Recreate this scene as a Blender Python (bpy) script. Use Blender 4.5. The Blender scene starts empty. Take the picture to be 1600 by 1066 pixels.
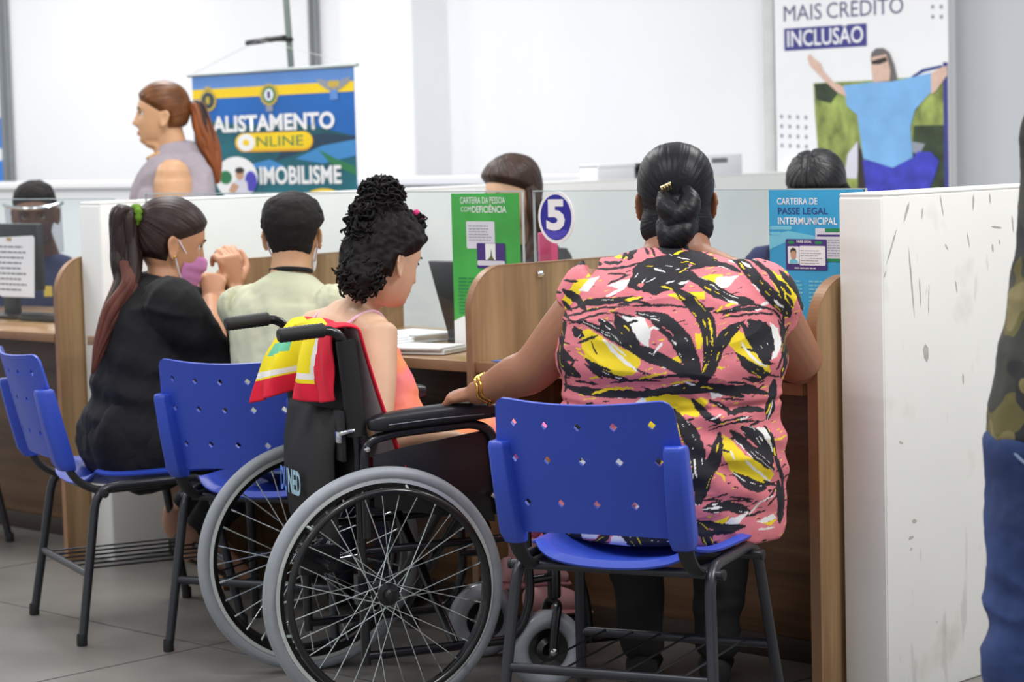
import bpy, bmesh, math, random
import numpy as np
from mathutils import Vector, Matrix

random.seed(7)
SC = bpy.context.scene
COL = SC.collection
PI = math.pi

# ------------------------------------------------------------------ camera
EYE = 1.33
PITCH = 0.08418
ROLL = 0.027
cam_d = bpy.data.cameras.new('camera')
cam = bpy.data.objects.new('camera', cam_d)
COL.objects.link(cam)
cam_d.sensor_fit = 'HORIZONTAL'
cam_d.sensor_width = 36.0
cam_d.lens = 82.125
cam_d.clip_end = 100
_cp, _sp, _cr, _sr = math.cos(PITCH), math.sin(PITCH), math.cos(ROLL), math.sin(ROLL)
_r = Vector((1, 0, 0)); _u = Vector((0, _sp, _cp)); _w = Vector((0, _cp, -_sp))
_x = _r * _cr - _u * _sr; _y = _r * _sr + _u * _cr
cam.matrix_world = Matrix(((_x.x, _y.x, -_w.x, 0), (_x.y, _y.y, -_w.y, 0), (_x.z, _y.z, -_w.z, EYE), (0, 0, 0, 1)))
cam_d.dof.use_dof = True
cam_d.dof.focus_distance = 5.3
cam_d.dof.aperture_fstop = 5.0
SC.camera = cam

# ------------------------------------------------------------------ world, lights, exposure
wd = bpy.data.worlds.new('world'); SC.world = wd
wd.use_nodes = True
wd.node_tree.nodes['Background'].inputs[0].default_value = (0.93, 0.97, 1.0, 1)
wd.node_tree.nodes['Background'].inputs[1].default_value = 0.62
SC.view_settings.view_transform = 'Standard'
SC.view_settings.look = 'None'
SC.view_settings.gamma = 1.0
SC.view_settings.use_curve_mapping = False
SC.view_settings.exposure = 0.0

def area(name, loc, sx, sy, power, rot=(0, 0, 0), col=(1, 0.98, 0.96)):
    l = bpy.data.lights.new(name, 'AREA'); l.shape = 'RECTANGLE'; l.size = sx; l.size_y = sy
    l.energy = power; l.color = col
    o = bpy.data.objects.new(name, l); COL.objects.link(o); o.location = loc; o.rotation_euler = rot
    return o
for i, (lx, ly) in enumerate([(-3.2, 4.5), (-0.6, 4.2), (2.2, 4.2), (-3.6, 8.2), (-0.9, 7.4), (1.8, 7.0), (-4.2, 11.2), (-1.4, 10.2), (-6.4, 10.6), (-3.1, 12.9), (-4.9, 14.3)]):
    area('ceiling_and_fill_lamp', (lx, ly, 3.15), 1.3, 0.7, (26, 40, 78, 40, 46, 52, 46, 46, 46, 24, 24)[i], (0, 0, -PI / 4))  # last three are unseen fill, added to brighten the left back wall

# ------------------------------------------------------------------ helpers
def s2l(c):
    return tuple(((v / 255.0) / 12.92 if v / 255.0 <= 0.04045 else ((v / 255.0 + 0.055) / 1.055) ** 2.4) for v in c)

def mat(name, rgb, rough=0.6, metal=0.0, vary=0.08, nscale=8.0, bump=0.0, bscale=200.0, spec=0.5, stretch=None, sss=0.0, coat=0.0):
    m = bpy.data.materials.new(name); m.use_nodes = True
    nt = m.node_tree; b = nt.nodes['Principled BSDF']
    c = s2l(rgb)
    tc = nt.nodes.new('ShaderNodeTexCoord'); vec = tc.outputs['Object']
    if stretch:
        mp = nt.nodes.new('ShaderNodeMapping'); mp.inputs['Scale'].default_value = stretch
        nt.links.new(vec, mp.inputs['Vector']); vec = mp.outputs['Vector']
    n = nt.nodes.new('ShaderNodeTexNoise'); n.inputs['Scale'].default_value = nscale; n.inputs['Detail'].default_value = 4
    nt.links.new(vec, n.inputs['Vector'])
    rp = nt.nodes.new('ShaderNodeValToRGB')
    rp.color_ramp.elements[0].position = 0.3; rp.color_ramp.elements[1].position = 0.7
    rp.color_ramp.elements[0].color = tuple(v * (1 - vary) for v in c) + (1,)
    rp.color_ramp.elements[1].color = tuple(min(1, v * (1 + vary)) for v in c) + (1,)
    nt.links.new(n.outputs['Fac'], rp.inputs['Fac'])
    nt.links.new(rp.outputs['Color'], b.inputs['Base Color'])
    b.inputs['Roughness'].default_value = rough; b.inputs['Metallic'].default_value = metal
    b.inputs['Specular IOR Level'].default_value = spec
    if coat: b.inputs['Coat Weight'].default_value = coat; b.inputs['Coat Roughness'].default_value = 0.1
    if sss:
        b.inputs['Subsurface Weight'].default_value = sss
        b.inputs['Subsurface Radius'].default_value = (0.012, 0.005, 0.003)
    if bump:
        n2 = nt.nodes.new('ShaderNodeTexNoise'); n2.inputs['Scale'].default_value = bscale; n2.inputs['Detail'].default_value = 2
        nt.links.new(vec, n2.inputs['Vector'])
        bp = nt.nodes.new('ShaderNodeBump'); bp.inputs['Strength'].default_value = bump; bp.inputs['Distance'].default_value = 0.002
        nt.links.new(n2.outputs['Fac'], bp.inputs['Height']); nt.links.new(bp.outputs['Normal'], b.inputs['Normal'])
    return m

def wood(name, vertical=True, light=(176, 138, 96), dark=(112, 76, 46), rough=0.35):
    m = bpy.data.materials.new(name); m.use_nodes = True
    nt = m.node_tree; b = nt.nodes['Principled BSDF']
    tc = nt.nodes.new('ShaderNodeTexCoord'); mp = nt.nodes.new('ShaderNodeMapping')
    mp.inputs['Scale'].default_value = (14, 14, 0.9) if vertical else (0.9, 14, 16)
    nt.links.new(tc.outputs['Object'], mp.inputs['Vector'])
    n = nt.nodes.new('ShaderNodeTexNoise'); n.inputs['Scale'].default_value = 1.0; n.inputs['Detail'].default_value = 5; n.inputs['Distortion'].default_value = 0.4
    nt.links.new(mp.outputs['Vector'], n.inputs['Vector'])
    n2 = nt.nodes.new('ShaderNodeTexNoise'); n2.inputs['Scale'].default_value = 6.0; n2.inputs['Detail'].default_value = 3
    nt.links.new(mp.outputs['Vector'], n2.inputs['Vector'])
    ad = nt.nodes.new('ShaderNodeMath'); ad.operation = 'MULTIPLY_ADD'; ad.inputs[1].default_value = 0.28
    nt.links.new(n2.outputs['Fac'], ad.inputs[0]); nt.links.new(n.outputs['Fac'], ad.inputs[2])
    rp = nt.nodes.new('ShaderNodeValToRGB')
    rp.color_ramp.elements[0].position = 0.42; rp.color_ramp.elements[1].position = 0.82
    rp.color_ramp.elements[0].color = s2l(dark) + (1,); rp.color_ramp.elements[1].color = s2l(light) + (1,)
    nt.links.new(ad.outputs[0], rp.inputs['Fac']); nt.links.new(rp.outputs['Color'], b.inputs['Base Color'])
    b.inputs['Roughness'].default_value = rough
    return m

def glass_mat(name, tint=(0.93, 0.96, 0.96), refl=0.07):
    m = bpy.data.materials.new(name); m.use_nodes = True
    nt = m.node_tree; nt.nodes.remove(nt.nodes['Principled BSDF']); out = nt.nodes['Material Output']
    t = nt.nodes.new('ShaderNodeBsdfTransparent'); t.inputs[0].default_value = tint + (1,)
    g = nt.nodes.new('ShaderNodeBsdfGlossy'); g.inputs['Roughness'].default_value = 0.03
    fr = nt.nodes.new('ShaderNodeFresnel'); fr.inputs['IOR'].default_value = 1.45
    mu = nt.nodes.new('ShaderNodeMath'); mu.operation = 'MULTIPLY'; mu.inputs[1].default_value = 1.0
    nt.links.new(fr.outputs[0], mu.inputs[0])
    ge = nt.nodes.new('ShaderNodeNewGeometry'); iv = nt.nodes.new('ShaderNodeMath'); iv.operation = 'SUBTRACT'; iv.inputs[0].default_value = 1.0
    nt.links.new(ge.outputs['Backfacing'], iv.inputs[1]); nt.links.new(iv.outputs[0], mu.inputs[1])
    mx = nt.nodes.new('ShaderNodeMixShader')
    nt.links.new(mu.outputs[0], mx.inputs[0]); nt.links.new(t.outputs[0], mx.inputs[1]); nt.links.new(g.outputs[0], mx.inputs[2])
    nt.links.new(mx.outputs[0], out.inputs['Surface'])
    return m

class G:
    """collects geometry for one mesh object"""
    def __init__(s): s.v = []; s.f = []; s.mi = []
    def add(s, vs, fs, mi=0):
        o = len(s.v); s.v.extend([tuple(p) for p in vs]); s.f.extend([tuple(o + i for i in f) for f in fs]); s.mi.extend([mi] * len(fs)); return s
    def build(s, name, mats, parent=None, smooth=True, angle=40, bevel=0.0, solid=0.0):
        me = bpy.data.meshes.new(name); me.from_pydata(s.v, [], s.f)
        ms = mats if isinstance(mats, (list, tuple)) else [mats]
        for m in ms: me.materials.append(m)
        if len(ms) > 1: me.polygons.foreach_set('material_index', s.mi)
        bm = bmesh.new(); bm.from_mesh(me)
        bmesh.ops.recalc_face_normals(bm, faces=bm.faces)
        if bevel:
            es = [e for e in bm.edges if e.is_manifold and e.calc_face_angle(0) > 0.5]
            bmesh.ops.bevel(bm, geom=es, offset=bevel, segments=2, profile=0.5, affect='EDGES', clamp_overlap=True)
        bm.to_mesh(me); bm.free()
        if smooth:
            me.polygons.foreach_set('use_smooth', [True] * len(me.polygons))
            if angle < 180: me.set_sharp_from_angle(angle=math.radians(angle))
        o = bpy.data.objects.new(name, me); COL.objects.link(o)
        if parent: o.parent = parent
        if solid:
            md = o.modifiers.new('thick', 'SOLIDIFY'); md.thickness = solid; md.offset = 0
        return o

def box(g, x0, x1, y0, y1, z0, z1, mi=0):
    vs = [(x0, y0, z0), (x1, y0, z0), (x1, y1, z0), (x0, y1, z0), (x0, y0, z1), (x1, y0, z1), (x1, y1, z1), (x0, y1, z1)]
    return g.add(vs, [(0, 3, 2, 1), (4, 5, 6, 7), (0, 1, 5, 4), (1, 2, 6, 5), (2, 3, 7, 6), (3, 0, 4, 7)], mi)

def catmull(P, sub):
    P = np.asarray(P, float)
    if len(P) < 3 or sub <= 1:
        t = np.linspace(0, 1, sub + 1)[:, None] if len(P) == 2 else None
        return P[0] * (1 - t) + P[1] * t if len(P) == 2 else P
    Q = np.vstack([2 * P[0] - P[1], P, 2 * P[-1] - P[-2]]); out = []
    for i in range(1, len(Q) - 2):
        a, b, c, d = Q[i - 1], Q[i], Q[i + 1], Q[i + 2]
        for k in range(sub):
            t = k / sub
            out.append(0.5 * (2 * b + (c - a) * t + (2 * a - 5 * b + 4 * c - d) * t * t + (3 * b - a - 3 * c + d) * t ** 3))
    out.append(P[-1]); return np.array(out)

def loft(g, pts, rad, side=(1, 0, 0), n=18, sub=5, dome=0.6, mi=0, expo=1.0):
    """closed tapering tube of elliptical rings; rad entries r or (a, b)"""
    R = np.array([(r, r) if np.isscalar(r) else r for r in rad], float)
    PR = catmull(np.hstack([np.asarray(pts, float), R]), sub)
    P, R = PR[:, :3], np.maximum(PR[:, 3:5], 1e-4)
    T = np.gradient(P, axis=0); T /= np.linalg.norm(T, axis=1)[:, None] + 1e-9
    side = np.asarray(side, float); rings = []
    th = np.linspace(0, 2 * PI, n, endpoint=False)
    cs = np.sign(np.cos(th)) * np.abs(np.cos(th)) ** expo; sn = np.sign(np.sin(th)) * np.abs(np.sin(th)) ** expo
    def ring(p, t, a, b):
        s = side - side.dot(t) * t
        if np.linalg.norm(s) < 0.15:
            s = np.array([0, 0, 1.0]) - t[2] * t
        s /= np.linalg.norm(s); o = np.cross(t, s)
        return p + a * cs[:, None] * s + b * sn[:, None] * o
    for k in (0.35, 0.75, 0.95):
        rings.append(ring(P[0] - T[0] * min(R[0]) * dome * math.sqrt(1 - k * k), T[0], R[0][0] * k, R[0][1] * k))
    for i in range(len(P)): rings.append(ring(P[i], T[i], R[i][0], R[i][1]))
    for k in (0.95, 0.75, 0.35):
        rings.append(ring(P[-1] + T[-1] * min(R[-1]) * dome * math.sqrt(1 - k * k), T[-1], R[-1][0] * k, R[-1][1] * k))
    m = len(rings); V = np.vstack(rings); F = []
    for i in range(m - 1):
        for j in range(n):
            F.append((i * n + j, i * n + (j + 1) % n, (i + 1) * n + (j + 1) % n, (i + 1) * n + j))
    F.append(tuple(range(n))[::-1]); F.append(tuple((m - 1) * n + j for j in range(n)))
    return g.add(V.tolist(), F, mi)

def fillet(pts, r, k=5):
    P = [np.array(p, float) for p in pts]; out = [P[0]]
    for i in range(1, len(P) - 1):
        a, b, c = P[i - 1], P[i], P[i + 1]
        d1 = a - b; d2 = c - b; l1 = np.linalg.norm(d1); l2 = np.linalg.norm(d2)
        rr = min(r, l1 * 0.48, l2 * 0.48); s = b + d1 / l1 * rr; e = b + d2 / l2 * rr
        for j in range(k + 1):
            t = j / k; out.append((1 - t) ** 2 * s + 2 * t * (1 - t) * b + t * t * e)
    out.append(P[-1]); return out

def tube(g, pts, r, n=10, fil=0.0, mi=0, flat=1.0):
    """round (or oval) tube with flat ends and parallel-transported rings"""
    P = fillet(pts, fil) if fil else [np.array(p, float) for p in pts]
    P = np.array(P); T = np.gradient(P, axis=0); T /= np.linalg.norm(T, axis=1)[:, None] + 1e-12
    ref = np.array([0, 0, 1.0]) if abs(T[0][2]) < 0.9 else np.array([1.0, 0, 0])
    s = ref - ref.dot(T[0]) * T[0]; s /= np.linalg.norm(s); V = []
    rs = r if hasattr(r, '__len__') else [r] * len(P)
    th = np.linspace(0, 2 * PI, n, endpoint=False)
    for i in range(len(P)):
        s = s - s.dot(T[i]) * T[i]; s /= np.linalg.norm(s) + 1e-12; o = np.cross(T[i], s)
        V.append(P[i] + rs[i] * (np.cos(th)[:, None] * s + flat * np.sin(th)[:, None] * o))
    m = len(P); V = np.vstack(V); F = []
    for i in range(m - 1):
        for j in range(n): F.append((i * n + j, i * n + (j + 1) % n, (i + 1) * n + (j + 1) % n, (i + 1) * n + j))
    F.append(tuple(range(n))[::-1]); F.append(tuple((m - 1) * n + j for j in range(n)))
    return g.add(V.tolist(), F, mi)

def lathe(g, prof, center, axis, n=32, mi=0, closed=True):
    """profile of (radius, along) revolved about axis through center"""
    ax = np.array(axis, float); ax /= np.linalg.norm(ax)
    ref = np.array([0, 0, 1.0]) if abs(ax[2]) < 0.9 else np.array([1.0, 0, 0])
    s = ref - ref.dot(ax) * ax; s /= np.linalg.norm(s); o = np.cross(ax, s); c = np.array(center, float)
    V = []; m = len(prof)
    for k in range(n):
        a = 2 * PI * k / n
        for (r, h) in prof: V.append(c + ax * h + r * (math.cos(a) * s + math.sin(a) * o))
    F = []; mm = m if closed else m - 1
    for k in range(n):
        for i in range(mm):
            F.append((k * m + i, k * m + (i + 1) % m, ((k + 1) % n) * m + (i + 1) % m, ((k + 1) % n) * m + i))
    return g.add(V, F, mi)

def ball(g, c, r, n=12, mi=0, sc=(1, 1, 1)):
    V = []; F = []; c = np.array(c, float)
    for i in range(1, n):
        for j in range(2 * n):
            a, b = PI * i / n, PI * j / n
            V.append(c + r * np.array([sc[0] * math.sin(a) * math.cos(b), sc[1] * math.sin(a) * math.sin(b), sc[2] * math.cos(a)]))
    k = 2 * n
    V += [c + np.array([0, 0, r * sc[2]]), c - np.array([0, 0, r * sc[2]])]; t = len(V) - 2
    for i in range(n - 2):
        for j in range(k): F.append((i * k + j, (i + 1) * k + j, (i + 1) * k + (j + 1) % k, i * k + (j + 1) % k))
    for j in range(k):
        F.append((t, j, (j + 1) % k)); F.append((t + 1, (n - 2) * k + (j + 1) % k, (n - 2) * k + j))
    return g.add(V, F, mi)

def bake(o, angle=40):
    dg = bpy.context.evaluated_depsgraph_get(); dg.update()
    me = bpy.data.meshes.new_from_object(o.evaluated_get(dg)); o.modifiers.clear(); o.data = me
    me.polygons.foreach_set('use_smooth', [True] * len(me.polygons)); me.set_sharp_from_angle(angle=math.radians(angle)); return o

def tag(o, label=None, cat=None, group=None, kind=None):
    if label: o['label'] = label
    if cat: o['category'] = cat
    if group: o['group'] = group
    if kind: o['kind'] = kind
    return o

def thing(name, label, cat, loc=(0, 0, 0), rz=0.0, group=None):
    o = bpy.data.objects.new(name, None); COL.objects.link(o); o.empty_display_size = 0.1
    o.location = loc; o.rotation_euler = (0, 0, rz)
    return tag(o, label, cat, group)

Q2 = 1 / math.sqrt(2)
def W(u, v, z=0.0): return ((u + v) * Q2, (v - u) * Q2, z)
BR = -PI / 4
def bthing(name, label, cat, u, v, z=0.0, group=None): return thing(name, label, cat, W(u, v, z), BR, group)
def bstruct(g, name, m, u=0, v=0, z=0, **k):
    o = g.build(name, m, **k); o.location = W(u, v, z); o.rotation_euler = (0, 0, BR); o['kind'] = 'structure'; return o

def dup(root, loc, rz, label=None):
    r = root.copy(); COL.objects.link(r); r.location = loc; r.rotation_euler = (0, 0, rz)
    if label: r['label'] = label
    for ch in list(root.children):
        c = ch.copy(); COL.objects.link(c); c.parent = r
        for gc in list(ch.children):
            d = gc.copy(); COL.objects.link(d); d.parent = c
    return r

def flat(name, pts, m, parent, layer, thick=0.0004):
    """a thin printed shape on the -y face of its parent"""
    g = G(); y0 = -layer * 0.0006; n = len(pts)
    V = [(p[0], y0, p[1]) for p in pts] + [(p[0], y0 + thick, p[1]) for p in pts]
    F = [tuple(range(n)), tuple(range(2 * n - 1, n - 1, -1))] + [(i, i + n, (i + 1) % n + n, (i + 1) % n) for i in range(n)]
    g.add(V, F); return g.build(name, m, parent, smooth=False)
def rect(x0, z0, x1, z1): return [(x0, z0), (x1, z0), (x1, z1), (x0, z1)]
def ell(cx, cz, a, b, n=28, t0=0.0): return [(cx + a * math.cos(2 * PI * k / n + t0), cz + b * math.sin(2 * PI * k / n + t0)) for k in range(n)]
def rrect(x0, z0, x1, z1, r, n=6):
    out = []
    for (cx, cz, a0) in ((x1 - r, z0 + r, -PI / 2), (x1 - r, z1 - r, 0), (x0 + r, z1 - r, PI / 2), (x0 + r, z0 + r, PI)):
        for k in range(n + 1): out.append((cx + r * math.cos(a0 + PI / 2 * k / n), cz + r * math.sin(a0 + PI / 2 * k / n)))
    return out

def text(name, body, x, z, width, height, m, parent, layer, bold=0.0, slant=0.0):
    """lettering as a flat mesh whose box is width x height with its lower left corner at x, z"""
    c = bpy.data.curves.new(name, 'FONT'); c.body = body; c.size = 1.0; c.offset = bold; c.extrude = 0.0; c.resolution_u = 3; c.shear = slant
    t = bpy.data.objects.new(name, c); COL.objects.link(t)
    dg = bpy.context.evaluated_depsgraph_get(); dg.update()
    me = bpy.data.meshes.new_from_object(t.evaluated_get(dg)); bpy.data.objects.remove(t); bpy.data.curves.remove(c)
    co = np.empty(len(me.vertices) * 3); me.vertices.foreach_get('co', co); co = co.reshape(-1, 3)
    mn, mx = co.min(0), co.max(0)
    out = np.zeros_like(co)
    out[:, 0] = x + (co[:, 0] - mn[0]) / (mx[0] - mn[0]) * width
    out[:, 2] = z + (co[:, 1] - mn[1]) / (mx[1] - mn[1]) * height
    out[:, 1] = -layer * 0.0006
    me.vertices.foreach_set('co', out.ravel()); me.materials.clear(); me.materials.append(m); me.update()
    o = bpy.data.objects.new(name, me); COL.objects.link(o); o.parent = parent
    return o

def lines(name, x0, z0, x1, z1, n, m, parent, layer, fill=0.45, rag=0.25):
    """rows of unreadable small print as one part"""
    g = G(); h = (z1 - z0) / n; y = -layer * 0.0006
    for i in range(n):
        e = x1 - (x1 - x0) * rag * random.random(); z = z0 + i * h; x = x0
        while x < e - 0.002:
            w = min(e - x, (x1 - x0) * random.uniform(0.08, 0.2))
            g.add([(x, y, z), (x + w, y, z), (x + w, y, z + h * fill), (x, y, z + h * fill)], [(0, 1, 2, 3)])
            x += w + (x1 - x0) * 0.025
    o = g.build(name, m, parent, smooth=False); o['kind'] = 'stuff'; return o

# ------------------------------------------------------------------ numpy value noise
def vnoise(p, seed=0):
    p = np.asarray(p, float); i = np.floor(p).astype(np.int64); f = p - i; f = f * f * (3 - 2 * f); out = 0
    def h(a, b, c):
        n = (a * 374761393 + b * 668265263 + c * 2147483647 + seed * 974711) & 0x7fffffff
        n = ((n ^ (n >> 13)) * 1274126177) & 0x7fffffff
        n = (n ^ (n >> 16)); return (n & 0xffff) / 65535.0
    for dx in (0, 1):
        wx = f[:, 0] if dx else 1 - f[:, 0]
        for dy in (0, 1):
            wy = f[:, 1] if dy else 1 - f[:, 1]
            for dz in (0, 1):
                wz = f[:, 2] if dz else 1 - f[:, 2]
                out = out + wx * wy * wz * h(i[:, 0] + dx, i[:, 1] + dy, i[:, 2] + dz)
    return out * 2 - 1

def sstep(a, b, x):
    t = np.clip((x - a) / (b - a), 0, 1); return t * t * (3 - 2 * t)

def union(name, g, m, parent, voxel=0.005, smooth=4, disp=None, subd=0):
    """one continuous surface grown from overlapping closed shapes"""
    me = bpy.data.meshes.new(name); me.from_pydata(g.v, [], g.f); me.update()
    t = bpy.data.objects.new(name, me); COL.objects.link(t)
    r = t.modifiers.new('r', 'REMESH'); r.mode = 'VOXEL'; r.voxel_size = voxel; r.use_smooth_shade = True
    s = t.modifiers.new('s', 'SMOOTH'); s.factor = 0.5; s.iterations = smooth
    if subd:
        q = t.modifiers.new('q', 'SUBSURF'); q.levels = subd; q.render_levels = subd; q.subdivision_type = 'CATMULL_CLARK'
    dg = bpy.context.evaluated_depsgraph_get(); dg.update()
    out = bpy.data.meshes.new_from_object(t.evaluated_get(dg))
    bpy.data.objects.remove(t); bpy.data.meshes.remove(me)
    out.name = name; out.materials.clear()
    for mm in (m if isinstance(m, (list, tuple)) else [m]): out.materials.append(mm)
    if disp:
        n = len(out.vertices); co = np.empty(n * 3); out.vertices.foreach_get('co', co); co = co.reshape(-1, 3)
        nr = np.empty(n * 3); out.vertices.foreach_get('normal', nr); nr = nr.reshape(-1, 3)
        co = disp(co, nr); out.vertices.foreach_set('co', co.ravel()); out.update()
    out.polygons.foreach_set('use_smooth', [True] * len(out.polygons))
    o = bpy.data.objects.new(name, out); COL.objects.link(o); o.parent = parent
    return o
# ------------------------------------------------------------------ materials of the place
M = {}
M['wall'] = mat('white_wall_paint', (240, 241, 243), 0.7, vary=0.015, nscale=1.5, bump=0.05, bscale=90)
M['wall_grey'] = mat('grey_wall_paint', (196, 199, 204), 0.7, vary=0.02, nscale=1.5)
M['floor'] = mat('polished_grey_floor', (124, 121, 117), 0.38, vary=0.14, nscale=3.5, bump=0.03, bscale=60)
M['joint'] = mat('floor_joint', (92, 90, 88), 0.7)
M['plinth'] = mat('grey_profile', (148, 152, 155), 0.4, metal=0.6, vary=0.05)
M['wood_v'] = wood('walnut_laminate_upright', True, (174, 142, 102), (118, 88, 60))
M['wood_h_shaded'] = wood('walnut_laminate_level_shaded', False, (122, 92, 66), (78, 55, 40))  # front-panel walnut, darkened to carry the shade below the worktop
M['wood_top'] = wood('worktop_laminate', False, (176, 142, 104), (140, 104, 70), 0.22)
M['wood_edge'] = mat('laminate_edge_band', (150, 112, 80), 0.35, vary=0.1, nscale=20)
M['glass'] = glass_mat('clear_glass')
M['glass_edge'] = mat('glass_edge', (186, 198, 200), 0.15, vary=0.05)
M['chrome'] = mat('chrome', (215, 218, 222), 0.15, metal=1.0, vary=0.03)
M['white'] = mat('white_print', (246, 247, 249), 0.5, vary=0.01)
M['paper'] = mat('white_paper', (238, 240, 243), 0.7, vary=0.02)
M['black'] = mat('black_plastic', (22, 23, 26), 0.4, vary=0.1)
M['ink'] = mat('grey_ink', (120, 124, 130), 0.7)

def scuffed(name):
    m = mat(name, (236, 235, 231), 0.55, vary=0.03, nscale=2.5, bump=0.08, bscale=60)
    nt = m.node_tree; b = nt.nodes['Principled BSDF']; src = b.inputs['Base Color'].links[0].from_socket
    tc = nt.nodes.new('ShaderNodeTexCoord'); last = src
    for (sc, rotn, lo, hi, col, amt) in (((1, 16, 3.0), 0.35, 0.66, 0.71, (170, 166, 160), 0.35), ((1, 30, 9), -0.2, 0.69, 0.75, (160, 156, 150), 0.3), ((1, 6, 5), 0.1, 0.60, 0.80, (196, 188, 174), 0.7)):
        mp = nt.nodes.new('ShaderNodeMapping'); mp.inputs['Scale'].default_value = sc; mp.inputs['Rotation'].default_value = (rotn, 0, 0)
        nt.links.new(tc.outputs['Object'], mp.inputs['Vector'])
        n = nt.nodes.new('ShaderNodeTexNoise'); n.inputs['Scale'].default_value = 1.0; n.inputs['Detail'].default_value = 3
        nt.links.new(mp.outputs['Vector'], n.inputs['Vector'])
        mr = nt.nodes.new('ShaderNodeMapRange'); mr.inputs['From Min'].default_value = lo; mr.inputs['From Max'].default_value = hi; mr.inputs['To Max'].default_value = amt
        nt.links.new(n.outputs['Fac'], mr.inputs['Value'])
        mx = nt.nodes.new('ShaderNodeMix'); mx.data_type = 'RGBA'; mx.inputs['B'].default_value = s2l(col) + (1,)
        nt.links.new(mr.outputs['Result'], mx.inputs['Factor']); nt.links.new(last, mx.inputs['A']); last = mx.outputs['Result']
    nt.links.new(last, b.inputs['Base Color'])
    return m
M['scuffed'] = scuffed('scuffed_white_partition')
M['part_white'] = mat('white_partition', (240, 240, 238), 0.55, vary=0.03, nscale=3, bump=0.06, bscale=70)

# ------------------------------------------------------------------ the room (booth axes: u along the counters, v into the booths)
g = G(); box(g, -7, 7, -1.0, 20, -0.08, 0.0); fl = g.build('floor', M['floor'], smooth=False); fl['kind'] = 'structure'
g = G()
for k in range(9): box(g, -15, 6, -0.6 + 1.1 * k - 0.003, -0.6 + 1.1 * k + 0.003, 0.0, 0.0012)
for k in range(13): box(g, -14 + 1.5 * k - 0.003, -14 + 1.5 * k + 0.003, -0.5, 8.2, 0.0, 0.0011)
o = bstruct(g, 'trim_1', M['joint'], smooth=False)
g = G(); box(g, -15, -9.143, 8.2, 8.35, 0, 3.3); bstruct(g, 'wall_back', M['wall'], smooth=False)
g = G(); box(g, -9.143, -8.60, 7.95, 8.35, 0, 3.3); bstruct(g, 'wall_pillar', M['wall'], bevel=0.012, smooth=False)
g = G(); box(g, -8.60, -6.52, 8.2, 8.35, 0, 3.3); bstruct(g, 'wall_middle', M['wall'], smooth=False)
g = G(); box(g, -6.52, -5.56, 8.2, 8.35, 0, 3.3); bstruct(g, 'wall_behind_poster', M['wall'], smooth=False)
g = G(); box(g, -5.56, 4.0, 8.2, 8.35, 0, 3.3); bstruct(g, 'wall_right', M['wall_grey'], smooth=False)
for i, (u0, u1) in enumerate(((-12.64, -12.55), (-9.64, -9.585))):
    g = G(); box(g, u0, u1, 8.16, 8.2, 0, 3.3); box(g, u0 + 0.02, u1 - 0.02, 8.15, 8.16, 0, 3.3)
    bstruct(g, 'trim_%d' % (i + 2), M['plinth'], bevel=0.004, smooth=False)
# narrow pale frame beside the poster, with its dark edge
g = G(); box(g, -6.53, -6.46, 8.14, 8.2, 0, 3.3); bstruct(g, 'trim_4', mat('pale_frame', (214, 216, 214), 0.5), bevel=0.003, smooth=False)
g = G(); box(g, -6.458, -6.432, 8.13, 8.2, 0, 3.3); bstruct(g, 'trim_5', mat('dark_green_profile', (58, 74, 72), 0.45), bevel=0.002, smooth=False)
# low white wall far behind
g = G(); box(g, -14, -6.9, 7.4, 7.5, 0, 1.15); box(g, -14, -6.9, 7.37, 7.53, 1.15, 1.19); bstruct(g, 'wall_low', M['wall'], bevel=0.006, smooth=False)

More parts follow.
